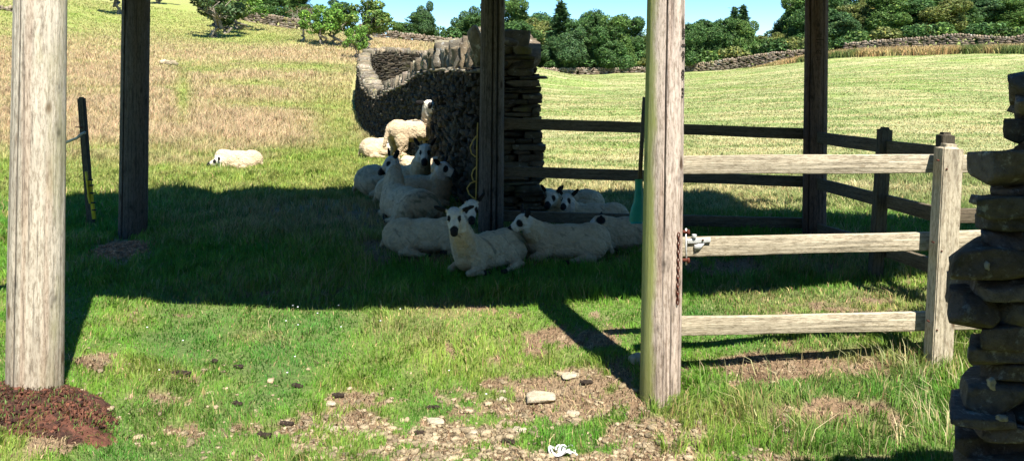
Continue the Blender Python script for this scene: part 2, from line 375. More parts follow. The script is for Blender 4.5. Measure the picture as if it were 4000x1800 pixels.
# ------------------------------------------------------------------ grass blades
def blade_mesh(name, x, y, z, h, w, cols, lean=.45, label='', tipcol=None, seed=1, wiggle=.35):
    n = len(x); r = np.random.default_rng(seed)
    az = fbm(x*5, y*5, 66, 3)*14+r.normal(0, .9, n); ln = np.abs(r.normal(0, lean, n))+.08
    dx = np.cos(az)*ln; dy = np.sin(az)*ln; fa = r.uniform(-.9, .9, n)+np.where(r.random(n) < .2, 1.5, 0)  # faces mostly along the view
    sx = np.cos(fa)*w/2; sy = np.sin(fa)*w/2
    hm = h*.55; V = np.empty((n, 5, 3), np.float32)
    V[:,0] = np.stack([x-sx, y-sy, z-.01], -1); V[:,1] = np.stack([x+sx, y+sy, z-.01], -1)
    mx = x+dx*hm*.45; my = y+dy*hm*.45
    V[:,2] = np.stack([mx+sx*.75, my+sy*.75, z+hm], -1); V[:,3] = np.stack([mx-sx*.75, my-sy*.75, z+hm], -1)
    V[:,4] = np.stack([x+dx*h*1.1, y+dy*h*1.1, z+h*(1-.25*np.minimum(ln,1.2))], -1)
    b = (np.arange(n)*5)[:, None]
    ff = np.hstack([b+np.array([0,1,2,3]), b+np.array([3,2,4])]).ravel(); sz = np.tile([4, 3], n)
    C = np.repeat(cols[:, None, :], 5, 1)
    if tipcol is not None: C[:, 4] = tipcol; C[:, 2:4] = .5*C[:, 2:4]+.5*tipcol[:, None]
    me = np_mesh(name, V.reshape(-1, 3), ff, sz, False, C.reshape(-1, 3))
    o = link(bpy.data.objects.new(name, me), None, M['grass']); tag(o, label, 'grass', None, 'stuff'); return o
def vary(c, r, a=.22):
    n = len(c); v = 1+r.normal(0, a, n)[:, None]; hue = r.normal(0, .10, n)[:, None]
    c = c*v; c[:, 0:1] *= 1+hue; c[:, 2:3] *= 1+hue*.5; return np.clip(c, .008, .8)

# near turf and the rough grass under the shelter
r = np.random.default_rng(11); n = 430000
d = np.exp(r.uniform(math.log(3.0), math.log(12.5), n)); u = r.uniform(-.82, .82, n); x = u*d
z = terr(x, d); bare, dry, lft, fld, mead, n1, n2, n3, px, py = gmaps(x, d, z)
keep = r.random(n) > np.clip(bare*1.05, 0, .975)
keep &= r.random(n) < .25+.75*sstep(.33, .6, fbm(x*9, d*9, 71)+.12)
x, d, z, bare, dry, n1, px, py, n3 = [a[keep] for a in (x, d, z, bare, dry, n1, px, py, n3)]
shade = sstep(1190, 1130, py)*sstep(740, 800, py)
h = .022+.028*sstep(.4,.75,n1)
h = h+.05*sstep(5.6, 6.3, d)*(.4+n3)
tuft = np.maximum.reduce([np.exp(-(((px-a)/rx)**2+((py-b)/ry)**2)) for a, b, rx, ry in
        ((3600,1520,330,160),(3050,1640,500,110),(2640,1620,150,60),(2750,1500,120,50),(3800,1420,160,160),(3000,1760,500,60),(2350,1760*.98,200,40),(700,1130*.66,400,30),(2200,1160,500,20),(3500,1000,200,60))])
h = h+.06*tuft*(.35+r.random(len(h)))
h *= r.uniform(.5, 1.4, len(h))*(1-.5*bare)*(.45+1.15*fbm(x*7, d*7, 68, 3))
cg = vary(gcolor(x, d, z, True), r, .25)
str_ = r.random(len(h)) < .04+.24*dry+.03*tuft+.45*dry*shade
cg[str_] = vary(np.tile(STRAW*1.3, (str_.sum(), 1)), r, .2)
blade_mesh('turf_grass', x, d, z, h, np.maximum(.0035, .0009*d)*r.uniform(.7, 1.5, len(h)), cg, .55, 'short green turf with straw coloured patches under and before the shelter', seed=12)

# mown field beyond the rail fence
n = 260000; d = np.exp(r.uniform(math.log(8), math.log(84), n)); px = r.uniform(1880, 4450, n); x = (px-2000)/F*d
z = terr(x, d); _, py = pix(x, d, z); st = fbm(x*.35, d*1.7, 51)
h = (.03+.03*sstep(.45,.7,fbm(x*2,d*2,81))+.06*sstep(12,8,d))*r.uniform(.6, 1.4, n)
cg = vary(gcolor(x, d, z, True), r, .13); m_ = r.random(n) < .25+.45*sstep(.45,.65,st); cg[m_] = vary(np.tile(np.array([.40,.36,.16]), (m_.sum(), 1)), r, .2)
k = (fbm(x*.9,d*1.8,83) > .33) | (r.random(n) < .6)
blade_mesh('mown_grass', x[k], d[k], z[k], h[k], np.maximum(.004, .0011*d[k]), cg[k], .8, 'yellow green stubble of the mown field behind the fence', seed=13)

# seeded meadow grass on the left slope
n = 300000; d = np.exp(r.uniform(math.log(9.6), math.log(75), n)); px = r.uniform(-500, 1930, n); x = (px-2000)/F*d
z = terr(x, d); bare, dry, lft, fld, mead, n1, n2, n3, px, py = gmaps(x, d, z)
wallx = np.interp(d, [8.5,11,15,19,24,30,40,80], [-.35,-1.05,-2.05,-3.25,-4.6,-6.2,-8,-8]); k = (x < wallx-.12) & (r.random(n) < .35+.65*sstep(.3,.55,fbm(x*1.7,d*1.7,85)))
k |= (x >= wallx) & (d > 19) & (d < 75)
x, d, z, mead, n1, px, py = [a[k] for a in (x, d, z, mead, n1, px, py)]
h = (.06+.16*mead*sstep(11,15,d)+.06*sstep(.5,.8,n1))*r.uniform(.6, 1.35, len(x))
cg = vary(gcolor(x, d, z, True), r, .2); tip = mixc(cg, np.tile(np.array([.50,.36,.22]), (len(cg), 1)), np.clip(mead*1.0, 0, .85)*(r.random(len(cg)) < .8)); tip = vary(tip, r, .15)
blade_mesh('meadow_grass', x, d, z, h, np.maximum(.005, .0010*d), cg, .35, 'tall straw coloured seeded meadow grass on the left slope', tipcol=tip, seed=14)

# long grass strip under the far right wall, and tall stems near the jamb
n = 26000; px = r.uniform(2880, 4400, n); dd = np.interp(px, [2880,3100,3300,3600,4000,4400], [85,81.5,77.5,73.5,69.5,68])-r.uniform(.3, 3.4, n)
x = (px-2000)/F*dd; z = terr(x, dd)
cg = vary(mixc(np.tile(np.array([.12,.16,.04]), (n, 1)), np.tile(np.array([.42,.30,.13]), (n, 1)), sstep(.35,.6,fbm(px*.01, dd*.3, 5))), r, .25)
blade_mesh('verge_grass', x, dd, z, r.uniform(.35, .85, n)*sstep(2880,3200,px), .09, cg, .3, 'uncut rough grass strip along the foot of the far wall', seed=15)
n = 500; px = np.concatenate([r.normal(3650, 150, n//2), r.uniform(2600, 3800, n//4), r.uniform(100, 2500, n-n//2-n//4)]); d = r.uniform(3.75, 4.6, n); d[n//2+n//4:] = r.uniform(4, 9, n-n//2-n//4)
x = (px-2000)/F*d; z = terr(x, d)
cg = vary(np.tile(np.array([.42,.36,.17]), (n, 1)), r, .3); gsel = r.random(n) < .45; cg[gsel] = vary(np.tile(np.array([.10,.20,.03]), (gsel.sum(), 1)), r, .2)
h = r.uniform(.06, .2, n); h[n//2+n//4:] *= .5
blade_mesh('tall_grass_stems', x, d, z, h, .005, cg, .6, 'loose pale seed stems standing in the turf', tipcol=vary(np.tile(np.array([.5,.42,.25]), (n,1)), r, .2), seed=16)

# gravel in the bare patches (uncountable) and larger single stones
gb = MB(); r2 = np.random.default_rng(5); nc = 60000
py_ = r2.uniform(1380, 1850, nc); px_ = r2.uniform(0, 3100, nc); d_ = np.interp(py_, [1380,1500,1600,1800,1850], [4.95,4.55,4.3,3.9,3.8]); x_ = (px_-2000)/F*d_; z_ = terr(x_, d_)
b_ = gmaps(x_, d_, z_)[0]; dens = np.exp(-((px_-1850)/600)**2-((py_-1710)/90)**2)+.10*np.exp(-((py_-1600)/150)**2)+.35*np.exp(-((py_-1800)/45)**2)
ok = np.nonzero(r2.random(nc) < (.12+.88*b_)*(.05+dens))[0][:2600]
for q in ok:
    s_ = r2.choice([.009,.015,.024,.036], p=[.42,.34,.19,.05])*r2.uniform(.8,1.2); a_ = r2.uniform(0, 6.28)
    ax = [[math.cos(a_), math.sin(a_), 0], [-math.sin(a_), math.cos(a_), 0], [0,0,1]]
    stone(gb, (x_[q], d_[q], z_[q]+s_*.12), (s_*1.4, s_, s_*.6), ax, 2, .2, .5, np.array([1,.93,.82])*r2.uniform(.4, 1.1))
o = gb.build('gravel', M['slab'], smooth=False); tag(o, 'scattered pale gravel and chippings on the bare soil', 'gravel', None, 'stuff')
STN = [(2110,1562,.15,.06,'flat pale stone slab bedded in the bare soil'),(2490,1412,.09,.10,'pale flagstone half hidden against the front pole foot'),(1290,1585,.055,.03,'small pale pointed stone among the turf'),
       (1700,1655,.08,.035,'whitish cobble left of the gravel patch'),(2240,1620,.06,.03,'low brown stone in front of the big slab'),(1960,1560,.05,.025,'small stone just left of the flat slab'),
       (1965,1530,.035,.02,'tiny pale stone above the flat slab'),(2030,1680,.06,.025,'pale chip of stone in the middle of the gravel'),(1850,1690,.05,.03,'squarish cream stone in the gravel'),(2230,1470,.10,.03,'buried tan stone showing at the soil surface'),
       (570,1030*.98,.07,.04,'grey stone at the edge of the small molehill'),(1290,1680,.06,.025,'flat cream stone near the lower left dung')]
for px_, py_, s_, h_, lab in STN:
    s_ *= .78; h_ *= .7
    p = G(px_, py_); mb = MB(); a_ = random.uniform(-.4, .4)
    stone(mb, (0,0,0), (s_*1.5, s_*1.1, h_), [[math.cos(a_), math.sin(a_), 0], [-math.sin(a_), math.cos(a_), 0], [0,0,1]], 6, .12, .25)
    o = mb.build('stone', M['slab'], smooth=False); o.location = p+np.array([0,0,h_*.18]); tag(o, lab, 'stone', 'loose stones on the ground')
DNG = [(705,1465,.10,'long black dung heap lying in the grass left of centre',5),(930,1440,.035,'small dark dropping in grass right of the long heap',2),(925,1590,.035,'round dropping below the long dung heap',2),
       (1320,1550,.04,'dark round dropping beside the bare strip',2),(1160,1518,.035,'brownish dropping on a soil patch',2),(1030,1705,.06,'large dung clod low left of the gravel',3),(1120,1665,.04,'dark clod just above the large dung clod',2),
       (1690,1600,.045,'dropping at the upper left of the gravel patch',2),(1990,1730,.05,'dark clod in the middle front gravel',3),(2290,1500,.05,'dark clod on soil beside the pole shadow',3),(840,1420,.03,'tiny dropping above the round ones',1),(1640,1700,.04,'dark dropping left side of the gravel',2)]
for px_, py_, s_, lab, k_ in DNG:
    p = G(px_, py_); mb = MB()
    for i in range(k_*3):
        t = (i/(k_*3-1)-.5)*s_ if k_ > 1 else 0
        stone(mb, (t+random.uniform(-.2,.2)*s_*.3, random.uniform(-.2,.2)*s_*.5-t*.2, .006+random.random()*.008), (.022+random.random()*.022, .02+random.random()*.012, .015+random.random()*.01), None, 3, .22, .7)
    o = mb.build('dung', M['dung'], smooth=True); o.location = p; tag(o, lab, 'dung', 'sheep droppings on the turf')
# daisies are flecks in the turf
mb = MB()
for i in range(16):
    px_ = random.uniform(450, 1900); py_ = random.uniform(1180, 1520); d_ = np.interp(py_, [1180,1500], [5.7,4.5]); x_ = (px_-2000)/F*d_
    stone(mb, (x_, d_, tz(x_, d_)+.045), (.012,.012,.006), None, 2, .1, .9)
o = mb.build('daisies', M['twine']); tag(o, 'tiny white daisies dotted through the turf', 'daisies', None, 'stuff')

r = np.random.default_rng(77); n = 90000; d = np.exp(r.uniform(math.log(3.3), math.log(7.5), n)); u = r.uniform(-.75, .8, n); x = u*d; z = terr(x, d)
b_ = gmaps(x, d, z)[0]; k = r.random(n) < b_*.8+.04; x, d, z = x[k], d[k], z[k]; n = len(x)
cc = vary(np.tile(np.array([.33,.25,.14]), (n,1)), r, .35); dk = r.random(n) < .4; cc[dk] = vary(np.tile(np.array([.10,.065,.035]), (dk.sum(),1)), r, .3)
o = blade_mesh('straw_litter', x, d, z+.006, r.uniform(.006,.024,n), r.uniform(.003,.007,n), cc, 2.2, 'trodden straw and crumbs of soil littering the bare patches', seed=78)
# knotted white twine at the bottom of the frame
p = G(2180, 1778); mb = MB()
for k in range(4):
    pts = []; a0 = random.uniform(0, 6)
    for t in np.linspace(0, 1, 40):
        a_ = a0+t*8.0; pts.append((-.02+.045*math.cos(a_)*(1-.3*k/4)+k*.018+t*.03, .03*math.sin(a_)*1.2, .018+.012*math.sin(a_*2.3+k)))
    tube(mb, pts, .0042, 6)
tube(mb, [(.03,0,.012),(.06,-.012,.014),(.085,-.02,.01),(.095,-.035,.012)], .005, 6); tube(mb, [(.03,.01,.012),(.07,.012,.02),(.09,.0,.01)], .004, 6)
o = mb.build('baler_twine', M['twine'], smooth=True); o.location = p; tag(o, 'tangled loop of white twine dropped on the gravel', 'twine')

# ------------------------------------------------------------------ soil mounds
def mound(name, px, py, rx, ry, hh, cols, lab, wreath):
    c = G(px, py); n_ = 90; g = np.linspace(-1.15, 1.15, n_); X, Y = np.meshgrid(g, g, indexing='ij')
    wx = c[0]+X*rx; wy = c[1]+Y*ry; rr = np.sqrt(X**2+Y**2)*(1+1.1*(fbm(wx*4, wy*4, 2)-.5))
    hgt = hh*np.clip(1-rr**2, -.4, 1)+(fbm(wx*16, wy*16, 4)-.5)*.04*sstep(1.2,.6,rr)+(fbm(wx*55, wy*55, 6)-.5)*.022*sstep(1.2,.8,rr)
    Z = terr(wx, wy)+hgt-.012; V = np.stack([wx-c[0], wy-c[1], Z-c[2]], -1).reshape(-1, 3)
    t = fbm(wx*12, wy*12, 9).ravel(); C = mixc(np.tile(cols[0], (n_*n_, 1)), np.tile(cols[1], (n_*n_, 1)), sstep(.4,.62,t))
    mb = MB(); mb.add_flat(V, grid_faces(n_, n_), 4, C)
    for i in range(500):
        a_ = random.uniform(0, 6.28); q = math.sqrt(random.random())*.95; X_, Y_ = q*math.cos(a_), q*math.sin(a_); wx_, wy_ = c[0]+X_*rx, c[1]+Y_*ry
        zz = tz(wx_, wy_)+hh*(1-q*q); s_ = random.uniform(.006, .02)
        stone(mb, (wx_-c[0], wy_-c[1], zz-c[2]), (s_*1.3, s_, s_), None, 2, .25, .6, cols[random.random() < .5]*random.uniform(.6, 1.5))
    o = mb.build(name, M['peat'], smooth=True); o.location = c; tag(o, lab, 'soil mound')
    n2 = wreath; a = rng.uniform(0, 6.28, n2); q = np.sqrt(rng.random(n2)); xx = c[0]+q*np.cos(a)*rx; yy = c[1]+q*np.sin(a)*ry
    return xx, yy, terr(xx, yy)+hh*(1-q*q)
x1, y1, z1 = mound('soil_mound', 165, 1595, .38, .24, .055, (np.array([.12,.048,.03]), np.array([.055,.025,.017])), 'wide heap of dark red brown peaty soil round the left front pole foot', 1700)
x2, y2, z2 = mound('soil_mound', 468, 985, .27, .42, .05, (np.array([.55,.27,.15]), np.array([.42,.20,.11])), 'small bare reddish molehill before the cracked rear pole', 150)
cc = vary(np.tile(np.array([.13,.055,.03]), (len(x1), 1)), rng, .4); gs = rng.random(len(x1)) < .26; cc[gs] = vary(np.tile(np.array([.09,.15,.03]), (gs.sum(), 1)), rng, .2)
blade_mesh('dead_roots', x1, y1, z1, rng.uniform(.008,.028,len(x1)), .0045, cc, 1.3, 'matted dead roots and grass on the peaty heap', seed=17)

# ------------------------------------------------------------------ poles
def pole(px_top, py_top, px_bot, d, base_z, rad_top, rad_bot, mat, label, ztop=2.95, seed=1, crack=None, name='wooden_pole'):
    b = np.array([(px_bot-2000)/F*d, d, base_z-.25]); xt = (px_top-2000)/F*d; zt = H-(py_top-YH)/F*d
    slope = (xt-b[0])/(zt-base_z); L = ztop-b[2]
    nv, nu = 260, 200; z = np.linspace(0, L, nv); a = np.linspace(0, 2*math.pi, nu, endpoint=False)
    A, Z = np.meshgrid(a, z, indexing='ij'); R = rad_bot+(rad_top-rad_bot)*np.clip((Z-.25)/(zt-base_z), 0, 1.3)
    R = R*(1+.045*(fbm(A*1.2+seed*7, Z*1.1, seed)-.5)+.02*(fbm(np.cos(A)*9+20, np.sin(A)*9+Z*.8, seed+3)-.5))
    CC = np.ones(A.shape+(3,)); kr = np.random.default_rng(seed*13)
    for q in range(26):            # knots and nail stains
        ka, kz, ks = kr.uniform(0, 6.28), kr.uniform(.2, L), kr.uniform(.008, .02); rr = np.sqrt(((A-ka)*.12)**2+((Z-kz)*.7)**2)/ks
        CC *= (1-.65*np.exp(-rr**2)-.25*np.exp(-((rr-1.9)/.35)**2))[..., None]
    st_ = sstep(.56,.72,fbm(A*2.5+seed, Z*.8, seed+40)); CC *= 1-st_[..., None]*np.array([.10,.17,.20])
    CC *= 1-(sstep(.75,.28,Z)*(.25+.5*fbm(A*3, Z*4, seed+50)))[..., None]*np.array([.5,.55,.6])
    if crack is not None:
        for ca, cd, cw, z0, z1 in crack:
            wob = ca+.06*(fbm(Z*2.2, Z*0, seed+9)-.5)+.02*(fbm(Z*14, Z*0, seed+5)-.5)
            g_ = np.exp(-((A-wob)/cw)**2)*sstep(z0, z0+.3, Z)*(1-sstep(z1-.3, z1, Z)); R = R-cd*g_; CC *= (1-.85*np.clip(g_*1.3, 0, 1))[..., None]
    V = np.stack([R*np.cos(A)+slope*(Z-.25), R*np.sin(A), Z], -1).reshape(-1, 3)
    mb = MB(); mb.add_flat(V, grid_faces(nu, nv, True), 4, CC.reshape(-1, 3))
    mb.add([(slope*(L-.25), 0, L+.01)]+[V[k*nv+nv-1] for k in range(nu)], [[0, 1+k, 1+(k+1) % nu] for k in range(nu)])
    o = mb.build(name, mat, smooth=True); o.location = b; tag(o, label, 'pole', 'round posts carrying the shelter'); o['slope'] = slope
    return o, slope
fa = 1.5*math.pi    # angle facing the camera
pA, _ = pole(158, 0, 137, 4.0, -.03, .121, .131, M['pole_grey'], 'thickest pale grey sunlit pole, nearest on the left with peat round its foot', seed=2, crack=[(fa-.25,.004,.03,0,9)])
pB, _ = pole(532, 0, 519, 7.5, 0, .126, .130, M['pole_shade'], 'dark grey rear pole with one long straight vertical crack, behind the molehill', ztop=2.9, seed=3, crack=[(fa-.40,.05,.04,-1,9)])
pC, _ = pole(1925, 0, 1917, 7.5, .05, .115, .122, M['pole_shade'], 'dark middle pole standing before the stone wall end behind the lying sheep', ztop=2.9, seed=4, crack=[(fa+.05,.03,.05,-1,9),(fa+.5,.012,.1,-1,9)])
pD, slD = pole(2602, 0, 2577, 4.40, -.36, .108, .115, M['pole_front'], 'sunlit weathered pole with green algae, carved letters and a rusty chain', seed=5, crack=[(fa-.12,.02,.035,1.1,9),(fa+.3,.008,.03,-1,1.2),(fa+.9,.006,.03,-1,9)])
pE, slE = pole(3190, 0, 3180, 7.5, 0, .107, .110, M['pole_shade_brown'], 'brown rear pole with small branded characters where the two rail fences meet', ztop=2.9, seed=6, crack=[(fa-.9,.012,.05,-1,9),(fa+.3,.006,.03,-1,9)])

def carve(parent, rows, px, pys, d, size, rad, ang0, pole_bot, slope):
    """letters wrapped round the pole's surface as shallow dark relief"""
    loc = np.array(parent.location)
    for s, py in zip(rows, pys):
        zc = H-(py-YH)/F*d
        if s == '_':
            pts = [(t, 0) for t in np.linspace(0, size*1.5, 8)]; mb = MB()
            V = []; 
            for t, _ in pts:
                a = ang0+(t-.0)/rad
                for k in (-.12, .12): V.append((math.cos(a)*(rad+.003)+slope*(zc-loc[2]-.25), math.sin(a)*(rad+.003), zc-loc[2]+k*size*.6))
            mb.add(V, [[2*i, 2*i+2, 2*i+3, 2*i+1] for i in range(7)]); o = mb.build('branded_mark', M['ink'], parent); continue
        cu = bpy.data.curves.new('t', 'FONT'); cu.body = s; cu.size = size; cu.extrude = .001; cu.resolution_u = 3
        t = bpy.data.objects.new('t', cu); COL.objects.link(t); bpy.context.view_layer.update()
        me = bpy.data.meshes.new_from_object(t.evaluated_get(bpy.context.evaluated_depsgraph_get())); bpy.data.objects.remove(t)
        for v in me.vertices:
            a = ang0+v.co.x/rad; q = rad+.003+v.co.z
            v.co = Vector((math.cos(a)*q+slope*(zc-loc[2]-.25), math.sin(a)*q, zc-loc[2]-size*.35+v.co.y))
        me.materials.clear(); o = bpy.data.objects.new('branded_mark', me); link(o, parent, M['ink'])
carve(pD, ['B','_','9','8','3'], 0, [128,176,218,290,362], 4.30, .075, .110, fa+.72, None, slD)
carve(pE, ['BT','_','TL','02','21'], 0, [140,156,172,204,229], 7.39, .048, .1085, fa-.38, None, slE)

# ------------------------------------------------------------------ shelter roof (out of frame above; throws the band of shade)
def roofpt(px, d, zr=2.98):
    z = float(terr((px-2000)/F*d, d)[0]); k = (zr-z)/math.tan(SUN_EL)
    return ((px-2000)/F*d+TOSUN[0]*k, d+TOSUN[1]*k)
near = [roofpt(p_, d_) for p_, d_ in ((150,5.55),(385,5.6),(1200,5.66),(2000,5.74),(2800,5.84),(3700,6.0),(4700,6.05))]
far = []
for p_, d_ in ((4700,7.9),(4000,8.1),(3300,8.4),(2960,8.7),(2880,9.1),(2840,9.9),(2780,10.35),(2700,10.4),(2500,10.6),(2150,10.4),(2050,9.75),(1750,9.75),(1600,10.35),(1400,10.45),(1200,10.3),(1000,10.45),(850,10.05),(720,10.6),(620,10.2),(450,10.0),(300,9.9),(220,9.6)):
    far.append(roofpt(p_, d_))
far2 = [far[0]]
for a_, b_ in zip(far[:-1], far[1:]):
    for t in (.25,.5,.75,1): far2.append((a_[0]*(1-t)+b_[0]*t, a_[1]*(1-t)+b_[1]*t+random.uniform(-.06,.06)))
ring = near+far2
mb = MB(); nr = len(ring); V = [(x_, y_, 2.95) for x_, y_ in ring]+[(x_, y_, 3.03) for x_, y_ in ring]
mb.add(V, [list(range(nr))[::-1], list(range(nr, 2*nr))]+[[i, (i+1) % nr, nr+(i+1) % nr, nr+i] for i in range(nr)])
roof = empty('shelter_roof', (0,0,0), 'low flat boarded roof on round poles shading the sheep', 'roof'); mb.build('roof_boards', M['roofing'], roof)
mb = MB()
for a_, b_ in (((-3.9,4.1),(4.4,4.75)),((-4.6,7.5),(4.4,7.5))): bar(mb, (*a_, 2.87), (*b_, 2.87), .1, .15)
mb.build('beam', M['roofing'], roof)

# ------------------------------------------------------------------ fences
def boardx(name, a, b, h, th, mat, parent):
    """rail with its own local x along the length"""
    a = np.array(a, float); b = np.array(b, float); L = np.linalg.norm(b-a); t = (b-a)/L
    nx = 40; xs = np.linspace(0, L, nx); V = []; w = rng.uniform(-1, 1, 3)
    for x_ in xs:
        dz = .002*math.sin(x_*1.7+w[0]*3)+.001*math.sin(x_*7+w[1]*3); hh = h/2*(1+.03*math.sin(x_*3.1+w[2]*3))
        for i, j in ((-1,-1),(1,-1),(1,1),(-1,1)): V.append((x_, i*th/2, j*hh+dz))
    fs = [[3,2,1,0], [4*(nx-1)+k for k in range(4)]]+[[4*i+k, 4*i+(k+1) % 4, 4*i+4+(k+1) % 4, 4*i+4+k] for i in range(nx-1) for k in range(4)]
    mb = MB(); mb.add(V, fs); o = mb.build(name, mat, parent, bevel=.004)
    x = Vector(t); y = Vector((0,0,1)).cross(x).normalized(); z = x.cross(y)
    o.matrix_local = Matrix.Translation(Vector(a)) @ Matrix((x, y, z)).transposed().to_4x4(); o.location = Vector(a)-Vector(parent.location); return o
def post(name, top, bot, w, dep, mat, parent, round_top=True):
    top = np.array(top, float); bot = np.array(bot, float); L = np.linalg.norm(top-bot); bm = bmesh.new()
    bmesh.ops.create_cube(bm, size=1)
    for v in bm.verts: v.co = Vector((v.co.x*w, v.co.y*dep, (v.co.z+.5)*L))
    es = [e for e in bm.edges if all(v.co.z > L*.9 for v in e.verts)]
    bmesh.ops.bevel(bm, geom=es, offset=w*.22, segments=3, affect='EDGES')
    bmesh.ops.bevel(bm, geom=[e for e in bm.edges if e.calc_length() > L*.6], offset=w*.05, segments=2, affect='EDGES')
    me = bpy.data.meshes.new(name); bm.to_mesh(me); bm.free(); o = bpy.data.objects.new(name, me); link(o, parent, mat)
    z = Vector(top-bot).normalized(); y = Vector((0,1,0)); y = (y-z*y.dot(z)).normalized(); x = y.cross(z)
    o.matrix_local = Matrix.Translation(Vector(bot)-Vector(parent.location)) @ Matrix((x, y, z)).transposed().to_4x4(); return o
# front fence
ff = empty('rail_fence', (2.4,4.45,-.1), 'sunlit pale three rail fence running from front pole to the stone jamb', 'fence')
dF = 4.53
for yl, yr, pr, xl in ((645,641,4100,2630),(965,934,4000,2650),(1273,1246,3980,2630)):
    boardx('rail', P(xl, yl, dF), P(pr, yr-(pr-3640)*.01, dF), .108, .035, M['rail'], ff)
post('post', P(3707,562,4.44), P(3655,1560,4.44), .118, .105, M['rail_z'], ff)
for yl in (645,965,1273):
    for k_, (dx_, dy_) in enumerate(((-18,-16),(14,18))):
        for px_, dd_ in ((3685-(yl-645)*.06, 4.383),):
            mb = MB(); q = P(px_+dx_, yl+dy_-2, dd_)-np.array(ff.location); tube(mb, [q, q+np.array([0,.02,0])], .005, 8); mb.build('nail', M['rust'], ff)
# rear fence between the middle pole and the brown pole
rf = empty('rail_fence', (1.5,7.6,0), 'shaded rear three rail fence between the middle pole and the brown pole', 'fence')
for yl, yr in ((481,524),(668,711),(843,873)):
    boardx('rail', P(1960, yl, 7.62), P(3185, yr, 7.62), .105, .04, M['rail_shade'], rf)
# side fence coming towards the camera
sf = empty('rail_fence', (2.95,6.1,0), 'shaded side rail fence slanting towards us from the brown pole', 'fence')
for (y0, y1) in ((536,602),(716,838),(892,1045)):
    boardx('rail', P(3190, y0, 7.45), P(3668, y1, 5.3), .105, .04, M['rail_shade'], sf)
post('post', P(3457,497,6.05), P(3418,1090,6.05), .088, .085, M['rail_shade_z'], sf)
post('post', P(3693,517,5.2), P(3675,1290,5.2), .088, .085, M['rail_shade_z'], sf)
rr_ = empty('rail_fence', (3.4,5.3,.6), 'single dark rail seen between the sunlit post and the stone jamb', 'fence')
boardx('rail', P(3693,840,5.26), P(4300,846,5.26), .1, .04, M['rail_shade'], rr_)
# broken lower tip of the middle rail and the galvanised latch bracket
hb = empty('gate_hinge', P(2700,950,4.46), 'galvanised hinge bracket with rusty bolts joining middle rail to pole', 'hinge')
hp = np.array(hb.location)
def loc(px, py, d): return P(px, py, d)-hp
mb = MB(); tube(mb, [loc(2680,892,4.44), loc(2680,960,4.44), loc(2681,1035,4.44)], .0055, 8); mb.build('pin', M['galv'], hb, True)
mb = MB(); bar(mb, loc(2684,942,4.505), loc(2775,936,4.505), .012, .028); tube(mb, [loc(2712,915,4.50), loc(2712,928,4.50)], .014, 10); mb.build('strap', M['galv'], hb, bevel=.002)
mb = MB(); mb.add([loc(2712,955,4.50),loc(2752,950,4.50),loc(2736,972,4.50),loc(2714,982,4.50)]+[loc(2712,955,4.51),loc(2752,950,4.51),loc(2736,972,4.51),loc(2714,982,4.51)],
    [[0,1,2,3],[7,6,5,4],[0,4,5,1],[1,5,6,2],[2,6,7,3],[3,7,4,0]]); mb.build('latch', M['galv'], hb)
for py_ in (905, 1015):
    mb = MB(); tube(mb, [loc(2655,py_,4.44), loc(2692,py_+1,4.44)], .010, 10); tube(mb, [loc(2684,py_+2,4.44), loc(2693,py_+2,4.44)], .017, 6); mb.build('bolt', M['rust'], hb)
mb = MB(); tube(mb, [loc(2746,937,4.492), loc(2746,937,4.50)], .006, 8); mb.build('rivet', M['rust'], hb)
mb = MB(); mb.add([loc(2684,985,4.515),loc(2735,985,4.515),loc(2748,1003,4.515),loc(2684,1003,4.515)]+[loc(2684,985,4.545),loc(2735,985,4.545),loc(2748,1003,4.545),loc(2684,1003,4.545)],
    [[0,3,2,1],[4,5,6,7],[0,1,5,4],[1,2,6,5],[2,3,7,6],[3,0,4,7]]); mb.build('wood_splinter', M['rail'], hb)
# rusty chain hanging down the pole
ch = MB()
for i in range(17):
    py_ = 915+i*16; zc = H-(py_-YH)/F*4.32; a_ = fa+.62; R_ = .122; cx = pD.location.x+slD*(zc+.36)+math.cos(a_)*R_; cy = 4.40+math.sin(a_)*R_
    L_ = .014 if i < 15 else .022
    pts = []
    for t in np.linspace(0, 2*math.pi, 13):
        s_ = .006*math.cos(t); v_ = L_*math.sin(t); q = (s_, 0) if i % 2 else (0, s_)
        pts.append((cx+(s_ if i % 2 == 0 else s_*.3), cy-(0 if i % 2 == 0 else s_), zc+v_))
    tube(ch, pts, .0032, 6, cap=False)
o = ch.build('chain', M['rust'], smooth=True); tag(o, 'rusty red chain hanging down the right side of the sunlit pole', 'chain')
# stock paddle hung behind the front pole
pdl = empty('stock_paddle', P(2490,870,4.6), 'teal plastic paddle with dark handle hanging behind the sunlit pole', 'paddle'); hp = np.array(pdl.location)
mb = MB(); tube(mb, [loc(2518,380,4.6), loc(2507,560,4.6), loc(2499,705,4.6)], .013, 10); mb.build('handle', M['rail_shade_z'], pdl, True)
prof = [(700,2480,2510),(740,2480,2512),(790,2474,2514),(810,2466,2514),(840,2459,2514),(862,2458,2512),(874,2464,2508)]
mb = MB(); V = []
for py_, a_, b_ in prof:
    for q in np.linspace(0, 1, 7):
        e = math.sin(math.pi*q)**.5*.014+.002
        V.append(loc(a_+(b_-a_)*q, py_, 4.6-e))
    for q in np.linspace(1, 0, 7):
        e = math.sin(math.pi*q)**.5*.014+.002
        V.append(loc(a_+(b_-a_)*q, py_, 4.6+e))
fs = [[i*14+k, i*14+(k+1) % 14, (i+1)*14+(k+1) % 14, (i+1)*14+k] for i in range(len(prof)-1) for k in range(14)]+[list(range(14)), [(len(prof)-1)*14+13-k for k in range(14)]]
mb.add(V, fs); mb.build('blade', M['teal'], pdl, True)
